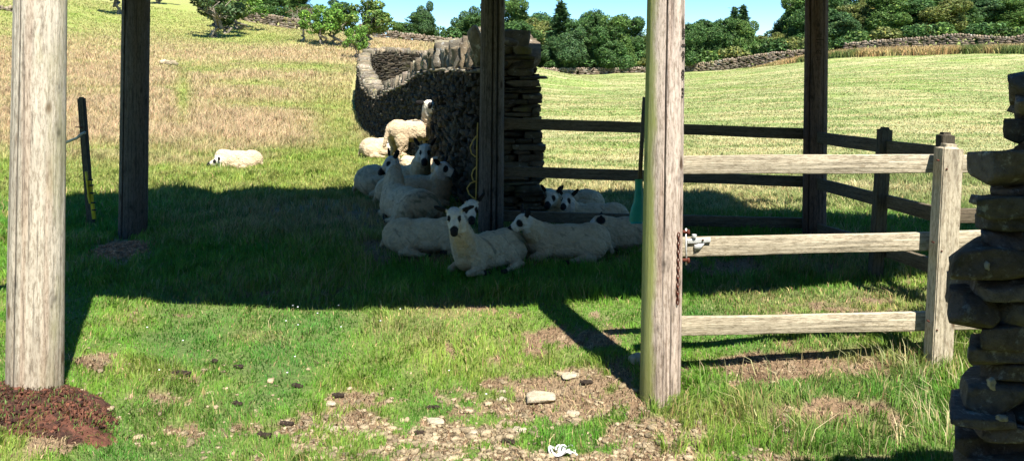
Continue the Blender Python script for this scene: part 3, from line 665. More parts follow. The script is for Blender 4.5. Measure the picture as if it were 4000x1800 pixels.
# yellow cord looped on the middle pole
mb = MB(); d_ = 7.42
tube(mb, [P(1866,480,d_),P(1863,560,d_),P(1862,650,d_),P(1860,740,d_),P(1858,795,d_)], .006, 8)
for L_ in (((1863,530),(1848,548),(1836,575),(1842,600),(1856,612),(1862,610)), ((1862,650),(1848,665),(1842,685),(1848,705),(1854,708)), ((1858,708),(1838,715),(1824,735),(1832,758),(1850,774),(1860,778))):
    tube(mb, [P(a_, b_, d_) for a_, b_ in L_], .0065, 8)
o = mb.build('yellow_cord', M['yellow'], smooth=True); tag(o, 'looped yellow cord hung down the left of the middle pole', 'cord')
# leaning stake
st = empty('fence_stake', P(355,880,8.0), 'dark square stake leaning left between the two left poles', 'stake'); 
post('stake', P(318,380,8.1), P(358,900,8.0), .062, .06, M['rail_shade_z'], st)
hp = np.array(st.location)
mb = MB(); tube(mb, [loc(296,497,8.1), loc(322,498,8.0)], .006, 6); mb.build('nail', M['rust'], st)
mb = MB(); tube(mb, [P(240,565,8.0),P(270,552,7.95),P(300,540,7.93),P(318,524,7.95),P(330,518,7.99),P(331,523,8.08)], .014, 8)
o = mb.build('rubber_strap', M['hose'], smooth=True); tag(o, 'pale rubber strap tied round the leaning stake', 'strap')
mb = MB(); bar(mb, P(335,672,7.95), P(341,700,7.95), .012, .03); bar(mb, P(341,698,7.95), P(352,760,7.95), .014, .035); yp = empty('electric_fence_post', P(365,855,7.95), 'yellow plastic electric fence post with black clips beside the leaning stake', 'fence post')
hp = np.array(yp.location)
mb = MB(); bar(mb, loc(336,670,7.93), loc(347,760,7.93), .025, .018, (1,0,0)); bar(mb, loc(349,702,7.95), loc(368,855,7.95), .02, .034, (1,0,0)); bar(mb, loc(344,760,7.93), loc(352,795,7.93), .016, .018, (1,0,0)); mb.build('stem', M['yellowp'], yp, bevel=.003)
for py_ in (702,724,754,792,820):
    t = (py_-700)/155; mb = MB(); bar(mb, loc(347+t*18,py_,7.93), loc(361+t*18,py_,7.93), .03, .012); mb.build('clip', M['black'], yp)

# ------------------------------------------------------------------ dry stone fold wall
def smooth_path(pts, n):
    pts = np.array(pts, float); s = np.concatenate([[0], np.cumsum(np.linalg.norm(np.diff(pts[:, :2], axis=0), axis=1))]); t = np.linspace(0, s[-1], n)
    out = np.stack([np.interp(t, s, pts[:, k]) for k in range(pts.shape[1])], -1)
    for _ in range(3): out[1:-1] = .25*out[:-2]+.5*out[1:-1]+.25*out[2:]
    return out, t
def wpt(px, py, d): return (*P(px, py, d)[:2], P(px, py, d)[2])
# left outer face of the wall: photo position of the top of the face, depth
raw = [wpt(1888,271,8.45), wpt(1866,271,8.9), wpt(1786,275,10.2), wpt(1707,275,11.9), wpt(1628,292,13.8), wpt(1590,330,15.1), wpt(1509,360,17.8), wpt(1475,388,19.4), wpt(1440,368,21.5),
       wpt(1421,340,23.6), wpt(1405,296,26.5), wpt(1399,262,29.5), wpt(1402,233,31.5), wpt(1425,214,33), wpt(1489,205,34), wpt(1580,212,34.6), wpt(1700,222,35), wpt(1890,240,35.4), wpt(2050,250,35.6)]
path, T = smooth_path(raw, 420)
tan = np.gradient(path[:, :2], axis=0); tan /= np.linalg.norm(tan, axis=1)[:, None]
nor = np.stack([tan[:,1], -tan[:,0]], -1)           # towards the inside of the fold (right)
WT = np.full(len(path), .44); WT[T < 6] = np.interp(T[T < 6], [0,6], [.60,.5])
wallS = MB()
def wall_at(s):
    i = min(len(T)-1, int(np.searchsorted(T, s))); return path[i], tan[i], nor[i], WT[i]
Ltot = T[-1]; zg = terr(path[:,0], path[:,1])
def zg_at(s): return float(np.interp(s, T, zg))
def stcol(): 
    v = random.uniform(.62, 1.2); return np.array([v*random.uniform(.95,1.08), v, v*random.uniform(.86,1.0)])
# courses on both faces; a slight batter
for side in (0, 1):
    s = 0.0
    z_lvls = 0
    for course in range(34):
        s = random.uniform(0, .1)
        while s < Ltot:
            p, t, nn, w = wall_at(s); far_ = p[1] > 22
            if side == 1 and (p[1] < 24): pass
            L_ = random.uniform(.10, .32)*(1.5 if far_ else 1.0); hc = .068
            z0 = zg_at(s)-.05+course*hc
            if z0 > p[2]-.02: s += L_; continue
            if side == 1 and p[1] < 20 and course < 6: s += L_*2; continue   # inner foot unseen but kept coarse
            q, t2, n2_, w2 = wall_at(min(s+L_/2, Ltot))
            bat = .07*(p[2]-z0)
            base = q[:2]+n2_*((-bat+.06) if side == 0 else (w2+bat-.06))
            zc = z0+hc/2+random.uniform(-.015,.015)
            ax = [[t2[0], t2[1], random.uniform(-.15,.15)], [n2_[0], n2_[1], 0], [0,0,1]]
            stone(wallS, (base[0]+nor[0][0]*0+random.uniform(-.018,.018)*n2_[0], base[1]+random.uniform(-.018,.018)*n2_[1], zc), (L_*random.uniform(.85,1.1), random.uniform(.15,.23), hc*random.uniform(.8,1.5)), ax, 2 if p[1] > 14 else 3, .12, 0, stcol()*random.uniform(.16,.36))  # facing tinted far below the cope tone, its shade put into the colour
            s += L_
# dark rubble heart of the wall
nh = len(path); hz = []
V = []
for i in range(0, nh, 3):
    p = path[i]; w = WT[i]; nn = nor[i]; b0 = zg[i]-.1; tp = p[2]-.03
    for off, zz in ((.07-.07*(tp-b0)*.8, b0), (.07, tp), (w-.07, tp), (w-.07+.07*(tp-b0)*.8, b0)): V.append((p[0]+nn[0]*off, p[1]+nn[1]*off, zz))
ns = len(range(0, nh, 3)); fs = [[4*i+k, 4*i+4+k, 4*i+4+(k+1) % 4, 4*i+(k+1) % 4] for i in range(ns-1) for k in range(4)]+[[0,1,2,3]]
fw = empty('dry_stone_wall', (path[0][0], path[0][1], 0), 'tall rough dry stone fold wall curving away behind the middle pole', 'wall')
# wall end facing the camera: long flat quoins, course by course
p0 = path[0]; n0 = np.array([1.0, -.05]); n0 /= np.linalg.norm(n0); z_ = -.05
bl = lambda z: np.interp(z, [0, .5, .8, 1.2, 1.55, 1.7, 2.0], [-.02,-.02,-.01,0,.02,.05,.12])
brr = lambda z: np.interp(z, [0,.25,.5,.75,1.0,1.2,1.42,1.5,1.6,1.75,1.98], [.64,.64,.64,.65,.63,.63,.60,.58,.56,.53,.38])
while z_ < 1.84:
    hc = random.uniform(.035,.085) if z_ < 1.6 else random.uniform(.05,.1); x0 = p0[0]-.02+bl(z_); x1_ = P(1985,0,8.45)[0]*0+p0[0]+brr(z_); x_ = x0
    while x_ < x1_-.06:
        L_ = min(random.uniform(.15,.42), x1_-x_); 
        if x1_-x_-L_ < .09: L_ = x1_-x_
        over = random.uniform(-.01,.035) if x_+L_ > x1_-.02 else 0
        stone(wallS, (x_+(L_+over)/2, 8.50+random.uniform(-.03,.02), z_+hc/2), ((L_+over)*.985, .34, hc*.97), [[1,random.uniform(-.05,.05),random.uniform(-.03,.03)],[0,1,0],[0,0,1]], 4, .06, 0, stcol()*random.uniform(.3,.75))  # end stones tinted down as well, roof shade put into their colour
        x_ += L_
    z_ += hc
# right hand face behind the end
for course in range(28):
    z0 = course*.07; y_ = 8.7
    while y_ < 12:
        L_ = random.uniform(.15,.35); xb = p0[0]+brr(z0)-.12+(y_-8.5)*(-.28)
        if z0 < 1.9: stone(wallS, (xb, y_+L_/2, z0+.035), (.2, L_, .068), [[1,-.28*0,0],[-.28,1,0],[0,0,1]], 2, .1, .3, stcol())
        y_ += L_
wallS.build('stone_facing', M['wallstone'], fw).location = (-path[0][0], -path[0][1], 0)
mb = MB(); mb.add([(a-path[0][0], b-path[0][1], c) for a, b, c in V], fs); mb.build('rubble_core', M['jamb'], fw)
# cope stones, set on edge and leaning, larger towards the near end
cope = MB(); s = .0
while s < Ltot:
    p, t, nn, w = wall_at(s); nearf = float(np.interp(s, [0,1.5,4,6,8,14], [1,1,.65,.3,0,0]))
    L_ = random.uniform(.05,.13)*(1+.7*nearf)*(1.25 if p[1] > 24 else 1)
    hh = random.uniform(.20,.30)*(1+.95*nearf); 
    lean_ = random.uniform(-.6,.65)+.35*nearf*random.choice([-1,1,1]); q, t2, n2_, w2 = wall_at(min(s+L_/2, Ltot))
    ax = np.array([[t2[0]*math.cos(lean_), t2[1]*math.cos(lean_), -math.sin(lean_)], [n2_[0], n2_[1], 0], [t2[0]*math.sin(lean_), t2[1]*math.sin(lean_), math.cos(lean_)]])
    c = q[:2]+n2_*(w2/2+random.uniform(-.04,.04))
    stone(cope, (c[0]-path[0][0], c[1]-path[0][1], q[2]+hh*.36), (L_*1.1, w2*random.uniform(.75,1.12), hh*random.uniform(.75,1.25)), ax, 4 if p[1] < 20 else 3, .14, 0, stcol()*random.uniform(.7,1.35))
    s += L_*.92
# flat projecting throughs under the cope
s = 0
while s < Ltot*.75:
    p, t, nn, w = wall_at(s); L_ = random.uniform(.15,.35); c = p[:2]+nn*.06
    stone(cope, (c[0]-path[0][0], c[1]-path[0][1], p[2]+random.uniform(-.03,.02)), (L_, random.uniform(.2,.32), .05), [[t[0],t[1],0],[nn[0],nn[1],0],[0,0,1]], 3, .14, .25, stcol()*1.2); s += L_*1.02
for (xx, zz, ww, hh, an_) in ((.10,1.88,.30,.14,.2),(.16,1.93,.26,.10,-.2),(-.16,1.88,.16,.45,.35),(.02,1.90,.2,.3,.5)):
    stone(cope, (xx+.1, .15, zz), (ww, .4, hh), [[math.cos(an_),0,math.sin(an_)],[0,1,0],[-math.sin(an_),0,math.cos(an_)]], 6, .1, .15, stcol()*1.2)
stone(cope, (P(2098,0,8.45)[0]-path[0][0], .05, P(0,303,8.45)[2]), (.22,.3,.035), None, 4, .1, .1, (.7,.68,.62))
cope.build('cope_stones', M['wallstone'], fw)
# grass inside the fold already covered by the meadow blades

# ------------------------------------------------------------------ far boundary walls
def far_wall(name, pts, h, label, dz=0, nrow=9):
    """pts: px, py of wall top, depth"""
    raw = []
    for px, py, d in pts: q = P(px, py, d); raw.append((q[0], q[1], q[2]))
    pth, t_ = smooth_path(raw, max(8, int(np.linalg.norm(np.diff(np.array(raw)[:, :2], axis=0), axis=1).sum()/.45)))
    zb = terr(pth[:,0], pth[:,1], False)-.15; c0 = np.array([pth[0,0], pth[0,1], 0]); tn = np.gradient(pth[:, :2], axis=0); tn /= np.linalg.norm(tn, axis=1)[:, None]
    body = MB(); cp = MB()
    for i in range(len(pth)-1):
        top = pth[i,2]-.18; b_ = min(zb[i], top-.25); b_ = max(b_, top-h); m = max(2, int((top-b_)/.17)); hc = (top-b_)/m
        nn = np.array([tn[i,1], -tn[i,0]]); seg = np.linalg.norm(pth[i+1,:2]-pth[i,:2])
        for k in range(m):
            c = pth[i,:2]+tn[i]*(seg*random.random()); 
            stone(body, (c[0]-c0[0], c[1]-c0[1], b_+hc*(k+.5)), (seg*random.uniform(1.0,1.35), .5, hc*1.12), [[tn[i,0],tn[i,1],random.uniform(-.1,.1)],[nn[0],nn[1],0],[0,0,1]], 2, .12, .25, stcol()*random.choice([.75,1,1.1]))
        for k in range(2):
            c = pth[i,:2]+tn[i]*(seg*(k+.5)/2); l_ = random.uniform(-.5,.5)
            stone(cp, (c[0]-c0[0], c[1]-c0[1], pth[i,2]-.12+random.uniform(-.05,.06)), (.22, .45, random.uniform(.26,.42)), [[tn[i,0]*math.cos(l_),tn[i,1]*math.cos(l_),-math.sin(l_)],[nn[0],nn[1],0],[tn[i,0]*math.sin(l_),tn[i,1]*math.sin(l_),math.cos(l_)]], 2, .15, .2, stcol()*1.25)
    o = empty(name, c0, label, 'wall'); body.build('wall_body', M['farstone'], o); cp.build('cope_stones', M['farstone'], o)
far_wall('field_wall', [(2050,268,87),(2200,267,87.5),(2400,266,88),(2500,264,88),(2640,258,88),(2760,244,87),(2900,222,85),(3020,204,83),(3110,196,82),(3200,192,81)], 1.5, 'long far field wall climbing right from behind the rail fence pole')
far_wall('field_wall', [(3300,170,78.5),(3400,160,77),(3520,150,75.5),(3620,146,74.5),(3700,134,73.5),(3760,134,73),(3840,142,72),(3930,146,71),(4050,132,70),(4350,130,68)], 1.5, 'thick rubble wall above the rough grass at the top right')
far_wall('field_wall', [(940,46,76),(1000,54,75.5),(1060,62,75),(1130,73,75),(1190,80,75)], 1.3, 'short ridge wall on the left skyline between thorn trees')
far_wall('field_wall', [(1400,98,75),(1450,112,75),(1500,120,75),(1580,130,75.5),(1660,140,76),(1740,150,77),(1900,158,78),(2050,175,80)], 1.3, 'ridge wall on the skyline above the stone fold')
far_wall('field_wall', [(-500,-10,50),(-200,10,52),(0,22,54),(40,28,54.5),(75,42,55)], .9, 'ruined pale wall remnant behind the thick left pole')
mb = MB()
for i in range(26): 
    q = G(random.gauss(655,11), random.uniform(254,260)); stone(mb, (q[0], q[1], q[2]+.12), (random.uniform(.15,.45),.3,random.uniform(.1,.28)), [[.9,.3,random.uniform(-.4,.4)],[-.3,.9,0],[0,0,1]], 3, .2, .2, np.array([.9,.85,.75])*random.uniform(.5,1.2))
o = mb.build('boulder_outcrop', M['slab']); tag(o, 'pale low rock outcrop in the pink meadow right of the cracked pole', 'rocks')

# ------------------------------------------------------------------ stone jamb at the right edge
jb = empty('barn_wall', (1.6,2.4,0), 'rough dark stone barn wall end in deep shade at the right edge', 'wall')
J = [ # px0 (left edge), py0, py1, roundness, depth offset
 (3962,255,378,.15),(3985,372,470,.2),(3938,470,560,.6),(3985,555,606,.5),(3795,598,724,.2),(3885,715,800,.5),(3835,780,850,.6),(3828,835,905,.6),(3855,900,975,.5),(3728,972,1113,.15),(3805,1108,1175,.4),
 (3722,1172,1302,.7),(3852,1295,1372,.5),(3805,1365,1450,.6),(3845,1440,1515,.5),(3758,1512,1640,.35),(3728,1640,1692,.4),(3812,1685,1740,.5),(3750,1730,1830,.4),(3740,1820,1960,.4),(3780,1950,2100,.4),(3740,2090,2300,.4)]
mb = MB()
for k, (x0, y0, y1, rd) in enumerate(J):
    xr = x0+random.choice([230,300,360]); dd = 2.4+random.uniform(-.03,.05)
    a = P(x0-4, y0-6, dd-.02); b = P(xr, y1+8, dd-.02); sz = (b[0]-a[0], .34, a[2]-b[2])
    stone(mb, ((a[0]+b[0])/2-1.6+.16*(x0-2000)/F, dd+.16-2.4, (a[2]+b[2])/2-.016), sz, [[1,0,random.uniform(-.04,.04)],[(x0-2000)/F,1,-.10],[0,0,1]], 10, .035, 0, stcol())
    xx = xr-10
    while xx < 5200:
        L_ = random.uniform(180,420); a = P(xx, y0-4, dd); b = P(xx+L_, y1+4, dd)
        stone(mb, ((a[0]+b[0])/2-1.6, dd+.18-2.4+random.uniform(-.03,.03), (a[2]+b[2])/2), (b[0]-a[0], .34, a[2]-b[2]), None, 6, .04, 0, stcol()); xx += L_*.98
# hearting fills the gaps
a = P(3900,0,2.5); zl = P(0,2300,2.5)[2]
for (x0, y0, y1) in ((4015,240,640),(3880,600,1000),(3830,975,1320),(3880,1290,1540),(3850,1500,2300)):
    p = P(x0, y0, 2.5); q = P(5200, y1, 2.5); stone(mb, ((p[0]+q[0])/2-1.6+.06, .16, (p[2]+q[2])/2), (q[0]-p[0], .26, p[2]-q[2]), [[1,0,0],[.62,1,0],[0,0,1]], 10, .02, .1, (.6,.55,.5))
mb.build('stonework', M['jamb'], jb)
mb = MB()
for (px_, py_, w, h_) in ((3872,1495,22,40),(3915,1632,34,22),(3852,1040,14,30)):
    c = P(px_, py_, 2.365); stone(mb, (c[0]-1.6, c[1]-2.4, c[2]), (w/F*2.4, .02, h_/F*2.4), None, 4, .3, .3, (.9,.9,.9))
mb.build('lichen', M['slab'], jb)
bs = empty('unseen_shade_eaves', (2.6,1.2,2.6), 'added unseen roof slab overhead that shades the stone wall end', 'roof')  # unseen slab and side wall added to keep the jamb dark
mb = MB(); bar(mb, (-1.15,0,.1), (3,0,.1), 1.5, .12); mb.build('shade_slab', M['roofing'], bs)
mb = MB(); bar(mb, (2.9,-.75,-1.6), (2.9,.9,-1.6), .4, 3.2); mb.build('shade_side_wall', M['jamb'], bs)

added_barn = empty('barn', (1.0,-3.4,-.6), 'added unseen stone barn behind the viewer that blocks sky light', 'barn')  # barn added out of view to cut the sky light from behind
mb = MB(); bar(mb, (-11,-2,2.6), (11,-2,2.6), 4, 5.2); mb.build('walls', M['bounce_stone'], added_barn)
mb = MB(); mb.add([(-11.3,.3,5.1),(11.3,.3,5.1),(11.3,-2,6.6),(-11.3,-2,6.6),(11.3,-4.3,5.1),(-11.3,-4.3,5.1)], [[0,1,2,3],[3,2,4,5],[0,3,5],[1,4,2],[0,5,4,1]]); mb.build('roof', M['roofing'], added_barn)
# ------------------------------------------------------------------ trees
def leaf_cards(mb, C, R, n, size, base, r, squash=1.0, hole=.0):
    """leaf clumps spread through blobs: C centres, R radii"""
    C = np.array(C, float); R = np.array(R, float); w = R**2; w /= w.sum(); k = r.choice(len(C), n, p=w)
    v = r.normal(size=(n, 3)); v /= np.linalg.norm(v, axis=1)[:, None]; rad = r.uniform(.45, 1.0, n)**.6
    p = C[k]+v*(R[k]*rad)[:, None]*np.array([1,1,squash])
    f = np.array([mnoise.noise(Vector(q*.9)) for q in p]); sel = f > hole-.35; p = p[sel]; v = v[sel]; n = len(p)
    nrm = v*.7+r.normal(size=(n, 3))*.7+np.array([0,0,.35]); nrm /= np.linalg.norm(nrm, axis=1)[:, None]
    a = np.cross(nrm, r.normal(size=(n, 3))); a /= np.linalg.norm(a, axis=1)[:, None]; b = np.cross(nrm, a)
    s = size*r.uniform(.5, 1.3, n)[:, None]
    V = np.stack([p-a*s, p-b*s*.45, p+a*s, p+b*s*.45], 1).reshape(-1, 3)
    cc = vary(np.tile(np.array(base), (n, 1))*(1+.35*f[sel][:, None]), r, .28)
    yl = r.random(n) < .08; cc[yl] = cc[yl]*np.array([2.0,1.6,1.2]); mb.add_flat(V, np.arange(n*4), 4, np.repeat(cc, 4, 0))
BARKC = (.13,.105,.08)
def limb(mb, a, b, r0, r1, r, bend=.12, n=6, col=BARKC):
    a = np.array(a, float); b = np.array(b, float); L = np.linalg.norm(b-a); t = np.linspace(0, 1, n)[:, None]
    pts = a+(b-a)*t+r.normal(size=(n, 3))*L*bend*np.sin(t*math.pi)*.5; tube(mb, pts, np.linspace(r0, r1, n), 7, col)
def make_tree(kind, seed, col, size=.3, n=3500):
    """unit meshes: height 1 unit = 1 m, scaled on placement. returns (trunk mesh, crown mesh)"""
    r = np.random.default_rng(seed); tr = MB(); cr = MB()
    if kind == 'broad':        # 8 m tree, foliage to the ground
        limb(tr, (0,0,-.3), (0,0,3.0), .28, .2, r, .04); C = []; R = []
        for i in range(17):
            a = r.uniform(0, 6.28); q = r.uniform(.4, 2.5); z = r.uniform(1.0, 7.0); q *= math.sqrt(max(.15, 1-((z-3.2)/4.4)**2)); c = (q*math.cos(a), q*math.sin(a), z)
            C.append(c); R.append(r.uniform(.75, 1.5)); limb(tr, (0,0,min(z*.5,2.9)), c, .11, .03, r)
        C.append((0,0,3.8)); R.append(2.2); leaf_cards(cr, C, R, n, size, col, r)
    elif kind == 'conifer':    # 9 m
        limb(tr, (0,0,-.3), (0,0,8.9), .2, .02, r, .01, 12)
        for i in range(34):
            z = .8+i*.235; L = (8.9-z)*.27+.15
            for j in range(6):
                a = i*2.4+j*1.047+r.uniform(-.2,.2); Lj = L*r.uniform(.75,1.15); e = np.array([math.cos(a)*Lj, math.sin(a)*Lj, z-.12*Lj+.1])
                m = max(5, int(Lj*22)); t = r.uniform(.15, 1, m)[:, None]; p = np.array([0,0,z])*(1-t)+e*t+r.normal(size=(m,3))*.12
                leafs = p; d1 = np.array([math.cos(a), math.sin(a), .15]); s = .22*r.uniform(.6,1.3,m)[:, None]; b = r.normal(size=(m,3))*.35; 
                V = np.stack([leafs-d1*s, leafs+b*s, leafs+d1*s*1.2, leafs-b*s+np.array([0,0,-.05])], 1).reshape(-1,3)
                cr.add_flat(V, np.arange(m*4), 4, np.repeat(vary(np.tile(np.array(col), (m,1)), r, .25), 4, 0))
    elif kind == 'thorn':      # 4.5 m hawthorn: bare crooked stems, spreading crown
        ns = r.integers(2, 4); tops = []
        for i in range(ns):
            b = np.array([r.uniform(-.25,.25), r.uniform(-.2,.2), -.2]); t = np.array([r.uniform(-.6,.6), r.uniform(-.5,.5), r.uniform(1.3,1.9)]); limb(tr, b, t, .16, .1, r, .3, 8, (.20,.17,.13)); tops.append(t)
        C = []; R = []
        for i in range(20):
            a = r.uniform(0, 6.28); q = math.sqrt(r.random())*2.0; z = r.uniform(1.7, 4.0)-.12*q; c = np.array([q*math.cos(a), q*math.sin(a), z]); C.append(c); R.append(r.uniform(.35,.8)); limb(tr, tops[i % ns], c, .06, .015, r, .25, 6, (.20,.17,.13))
        leaf_cards(cr, C, R, n, size, col, r, .8, .05)
    elif kind == 'sparse':     # dying thorn with few leaves
        t = np.array([.15,0,1.6]); limb(tr, (0,0,-.2), t, .15, .1, r, .25, 8, (.30,.26,.21)); C = []; R = []
        for i in range(26):
            a = r.uniform(0, 6.28); q = r.uniform(.3, 1.5); z = r.uniform(1.8, 4.0); c = np.array([q*math.cos(a), q*math.sin(a), z]); limb(tr, t, c, .045, .008, r, .3, 6, (.30,.26,.21)); C.append(c); R.append(.5)
            for k in range(3): limb(tr, c*.7+t*.3, c+r.normal(size=3)*.4, .02, .005, r, .2, 4, (.30,.26,.21))
        leaf_cards(cr, C, R, n, size*.7, col, r, .9, .1)
    elif kind == 'bush':       # 2 m bush
        limb(tr, (0,0,-.2), (0,0,.9), .06, .04, r); C = []; R = []
        for i in range(9): C.append((r.uniform(-1,1), r.uniform(-.7,.7), r.uniform(.4,1.4))); R.append(r.uniform(.4,.7)); limb(tr, (0,0,.4), C[-1], .03,.01, r)
        leaf_cards(cr, C, R, n, size, col, r)
    mt = np_mesh('trunk', np.vstack(tr.V), tr.Fc, tr.Z, True, np.vstack(tr.C)); mt.materials.append(M['bark'])
    mc = np_mesh('crown', np.vstack(cr.V), cr.Fc, cr.Z, False, np.vstack(cr.C)); mc.materials.append(M['leaf']); return mt, mc
DG = (.055,.115,.03); MG = (.085,.155,.035); OG = (.14,.165,.045); BG = (.12,.23,.035); BLG = (.055,.11,.038)
TM = {('broad',i): make_tree('broad', 100+i, c, .15, 28000) for i, c in enumerate((DG, MG, DG, OG, BLG))}
TM.update({('conifer',i): make_tree('conifer', 200+i, BLG) for i in range(2)})
TM.update({('thorn',i): make_tree('thorn', 300+i, c, .15, 4200) for i, c in enumerate(((.06,.10,.035), BG, (.10,.16,.035)))})
TM[('sparse',0)] = make_tree('sparse', 401, (.15,.12,.06), .16, 900)
TM.update({('bush',i): make_tree('bush', 500+i, c, .16, 1500) for i, c in enumerate((MG, OG, DG))})
HT = {'broad': 8.2, 'conifer': 9.0, 'thorn': 4.6, 'sparse': 4.4, 'bush': 2.0}; WD = {'broad': 6.4, 'conifer': 3.4, 'thorn': 5.0, 'sparse': 3.6, 'bush': 2.8}
def place(kind, var, px, d, pytop, wpx, label, group, zbase=None, name=None):
    x = (px-2000)/F*d; z0 = tz(x, d) if zbase is None else zbase; zt = H-(pytop-8-YH)/F*d; sc_h = max(.2, (zt-z0)/HT[kind]); sc_w = (wpx*(1.3 if kind in ('broad','thorn') else 1.15)/F*d)/WD[kind]
    nm = name or {'broad':'broadleaf_tree','conifer':'conifer_tree','thorn':'hawthorn_tree','sparse':'hawthorn_tree','bush':'bush'}[kind]
    o = empty(nm, (x, d, z0), label, 'bush' if kind == 'bush' else 'tree', group); mt, mc = TM[(kind, var)]
    o.scale = (sc_w, sc_w, sc_h); o.rotation_euler[2] = random.uniform(0, 6.28)
    for n_, me in (('trunk', mt), ('crown', mc)): c = bpy.data.objects.new(n_, me); COL.objects.link(c); c.parent = o
    return o
gT = 'hawthorns scattered over the hillside'; gW = 'trees of the wood beyond the far wall'; gB = 'bushes along the far walls'; gL = 'trees behind the left ridge wall'
place('thorn',0,840,58,-70,230,'dark spreading hawthorn with twisted paired stems on the left slope',gT)
place('thorn',2,888,62,-50,170,'hawthorn with one thin trunk just behind the twisted twin stemmed one',gT)
place('thorn',1,926,66,-45,200,'yellowish hawthorn with pale trunk, rightmost of the upper three',gT)
place('sparse',0,1180,56,28,110,'nearly leafless pale hawthorn at the left of the lower clump',gT)
place('thorn',1,1252,55,22,140,'bright green hawthorn beside the leafless one',gT)
place('thorn',1,1306,56,12,150,'bright green hawthorn in the middle of the lower clump',gT)
place('thorn',2,1425,57,-18,220,'tallest darker hawthorn at the right of the lower clump on the skyline',gT)
place('thorn',1,1392,50,98,95,'small low bright hawthorn just above the corner of the stone fold',gT)
place('thorn',0,462,66,-140,150,'dark hawthorn half hidden by the cracked pole near the top',gT)
place('thorn',2,620,78,-90,120,'hawthorn peeping in at the top edge right of the cracked pole',gT)
L_ = [('broad',2,980,92,-55,200,'dark tree crown behind the thorns at the left end of the ridge wall'),('broad',0,1080,95,-75,190,'dark round tree above the middle of the ridge wall'),('broad',1,1170,93,-20,130,'tree above the right end of the short ridge wall'),
      ('bush',0,1030,84,18,110,'green bush just over the ridge wall, left one'),('bush',2,1115,84,28,110,'green bush just over the ridge wall, right one'),
      ('broad',4,1330,100,-10,130,'hazy tree behind the bright green thorn clump'),('broad',1,1560,96,92,80,'small low tree left of the pointed tree on the skyline'),('broad',4,1655,96,-8,90,'pointed tree standing alone on the skyline left of the middle pole'),('broad',2,1640,97,52,150,'bushy tree in front of the foot of the pointed tree'),('bush',2,1740,90,105,110,'low bush on the skyline right of the pointed tree'),
      ('broad',4,1825,95,8,110,'slim tree first left of the middle pole on the skyline'),('broad',0,1860,93,62,150,'lower dark tree left of the middle pole'),('broad',2,1920,96,-25,150,'tall tree hidden mostly by the middle pole')]
for a in L_: place(*a, gL if a[2] < 1250 else gW)
Wd = [('broad',0,2035,90,95,170,'dark tree low behind the stone wall end'),('broad',4,2225,89,95,150,'bluish tree in front of the spruce trunk'),('broad',2,2375,89,90,150,'dark low tree in the middle of the belt'),('broad',0,2690,89,100,140,'dark low tree just right of the sunlit pole'),('broad',1,2015,96,-5,150,'tall green tree directly right of the middle pole'),('broad',3,2060,93,50,170,'olive tree behind the stone wall end'),('broad',0,2105,97,62,150,'low tree filling the dip before the spruce'),
      ('conifer',1,2192,93,6,130,'spruce with a sharp tip between middle pole and sunlit pole'),('broad',4,2150,92,115,130,'dark tree at the left foot of the spruce'),('broad',2,2262,92,62,150,'dark round tree right of the spruce'),
      ('broad',0,2340,94,52,150,'dark tree midway between spruce and sunlit pole'),('broad',1,2400,90,60,150,'mid green tree left of the sunlit pole'),('broad',2,2470,93,58,150,'dark tree close left of the sunlit pole'),('broad',3,2560,94,50,150,'olive tree behind the sunlit pole'),
      ('broad',4,2640,93,56,130,'tree hidden behind the right edge of the sunlit pole'),('broad',4,2712,96,62,120,'loose grey green tree directly right of the sunlit pole'),('broad',0,2765,91,88,150,'dark tree in the middle of the group right of the sunlit pole'),('broad',2,2835,92,62,130,'dark tree at the left foot of the twin conifers'),
      ('conifer',0,2870,95,30,85,'left one of the twin thin conifers'),('conifer',1,2903,96,24,85,'right one of the twin thin conifers'),('broad',1,2910,92,80,120,'green tree at the right foot of the twin conifers'),('broad',3,2965,93,132,110,'low olive tree in the dip of the skyline'),('broad',3,3020,92,120,120,'low olive tree right of the skyline dip'),
      ('broad',4,3075,96,28,130,'blue green tree where the right wood climbs the slope'),('broad',1,3120,93,-20,150,'green tree left of the brown rear pole')]
for a in Wd: place(*a, gW)
k = 0
pos = ['leftmost','second','third','fourth','fifth','sixth','seventh','eighth','ninth','tenth','eleventh','twelfth']
for row, (d0, tops, step, rn) in enumerate(((88, 10, 95, 'lower front'), (104, -70, 110, 'upper back'))):
    for j in range(11 if row == 0 else 9):
        px_ = 3190+j*step+random.uniform(-20,20); vr = [0,4,3,1,0,3,2,4,1,3,0][j]
        if px_ > 4300: break
        col_ = {0:'dark',1:'mid green',2:'dark',3:'olive',4:'bluish green'}[vr]
        place('broad', vr, px_, d0+random.uniform(-3,3), tops+random.uniform(-35,30), 190, f'{col_} tree, {pos[j]} in the {rn} row right of the brown pole', gW)
for j, (px_, d_, tp, w_, v_) in enumerate(((2420,89.5,232,150,0),(2560,89.5,225,130,1),(2740,88.5,195,140,0),(2850,87,180,130,1),(2960,86,150,120,0),(3020,85,150,120,2),(3110,84,140,110,1),(3160,82.5,168,90,0),(3250,80.5,150,130,2),(3330,80,120,130,0),(3440,79,105,130,1),(3560,78,100,140,2),(3680,77,85,130,0),(3820,76,95,150,2),(3950,74,105,130,0),(4070,73,90,140,1),(2160,90,238,130,2),(2290,90,240,140,2))):
    cl = ['mid green','olive','dark green'][v_]
    near_ = ['below the wood, left of the sunlit pole','hidden behind the sunlit pole','just right of the sunlit pole','below the twin conifers','under the skyline dip','right of the skyline dip','left of the brown pole on the wall','spilling over the gap in the wall','at the right of the wall gap','over the left end of the thick wall','above the thick wall, second along','above the thick wall, third along','above the raised stones of the thick wall','right of the raised stones','near the right end of the thick wall','at the right edge of the picture','behind the wall under the spruce','behind the wall between spruce and sunlit pole'][j]
    place('bush', v_, px_, d_, tp, w_, f'{cl} bush {near_}', gB)

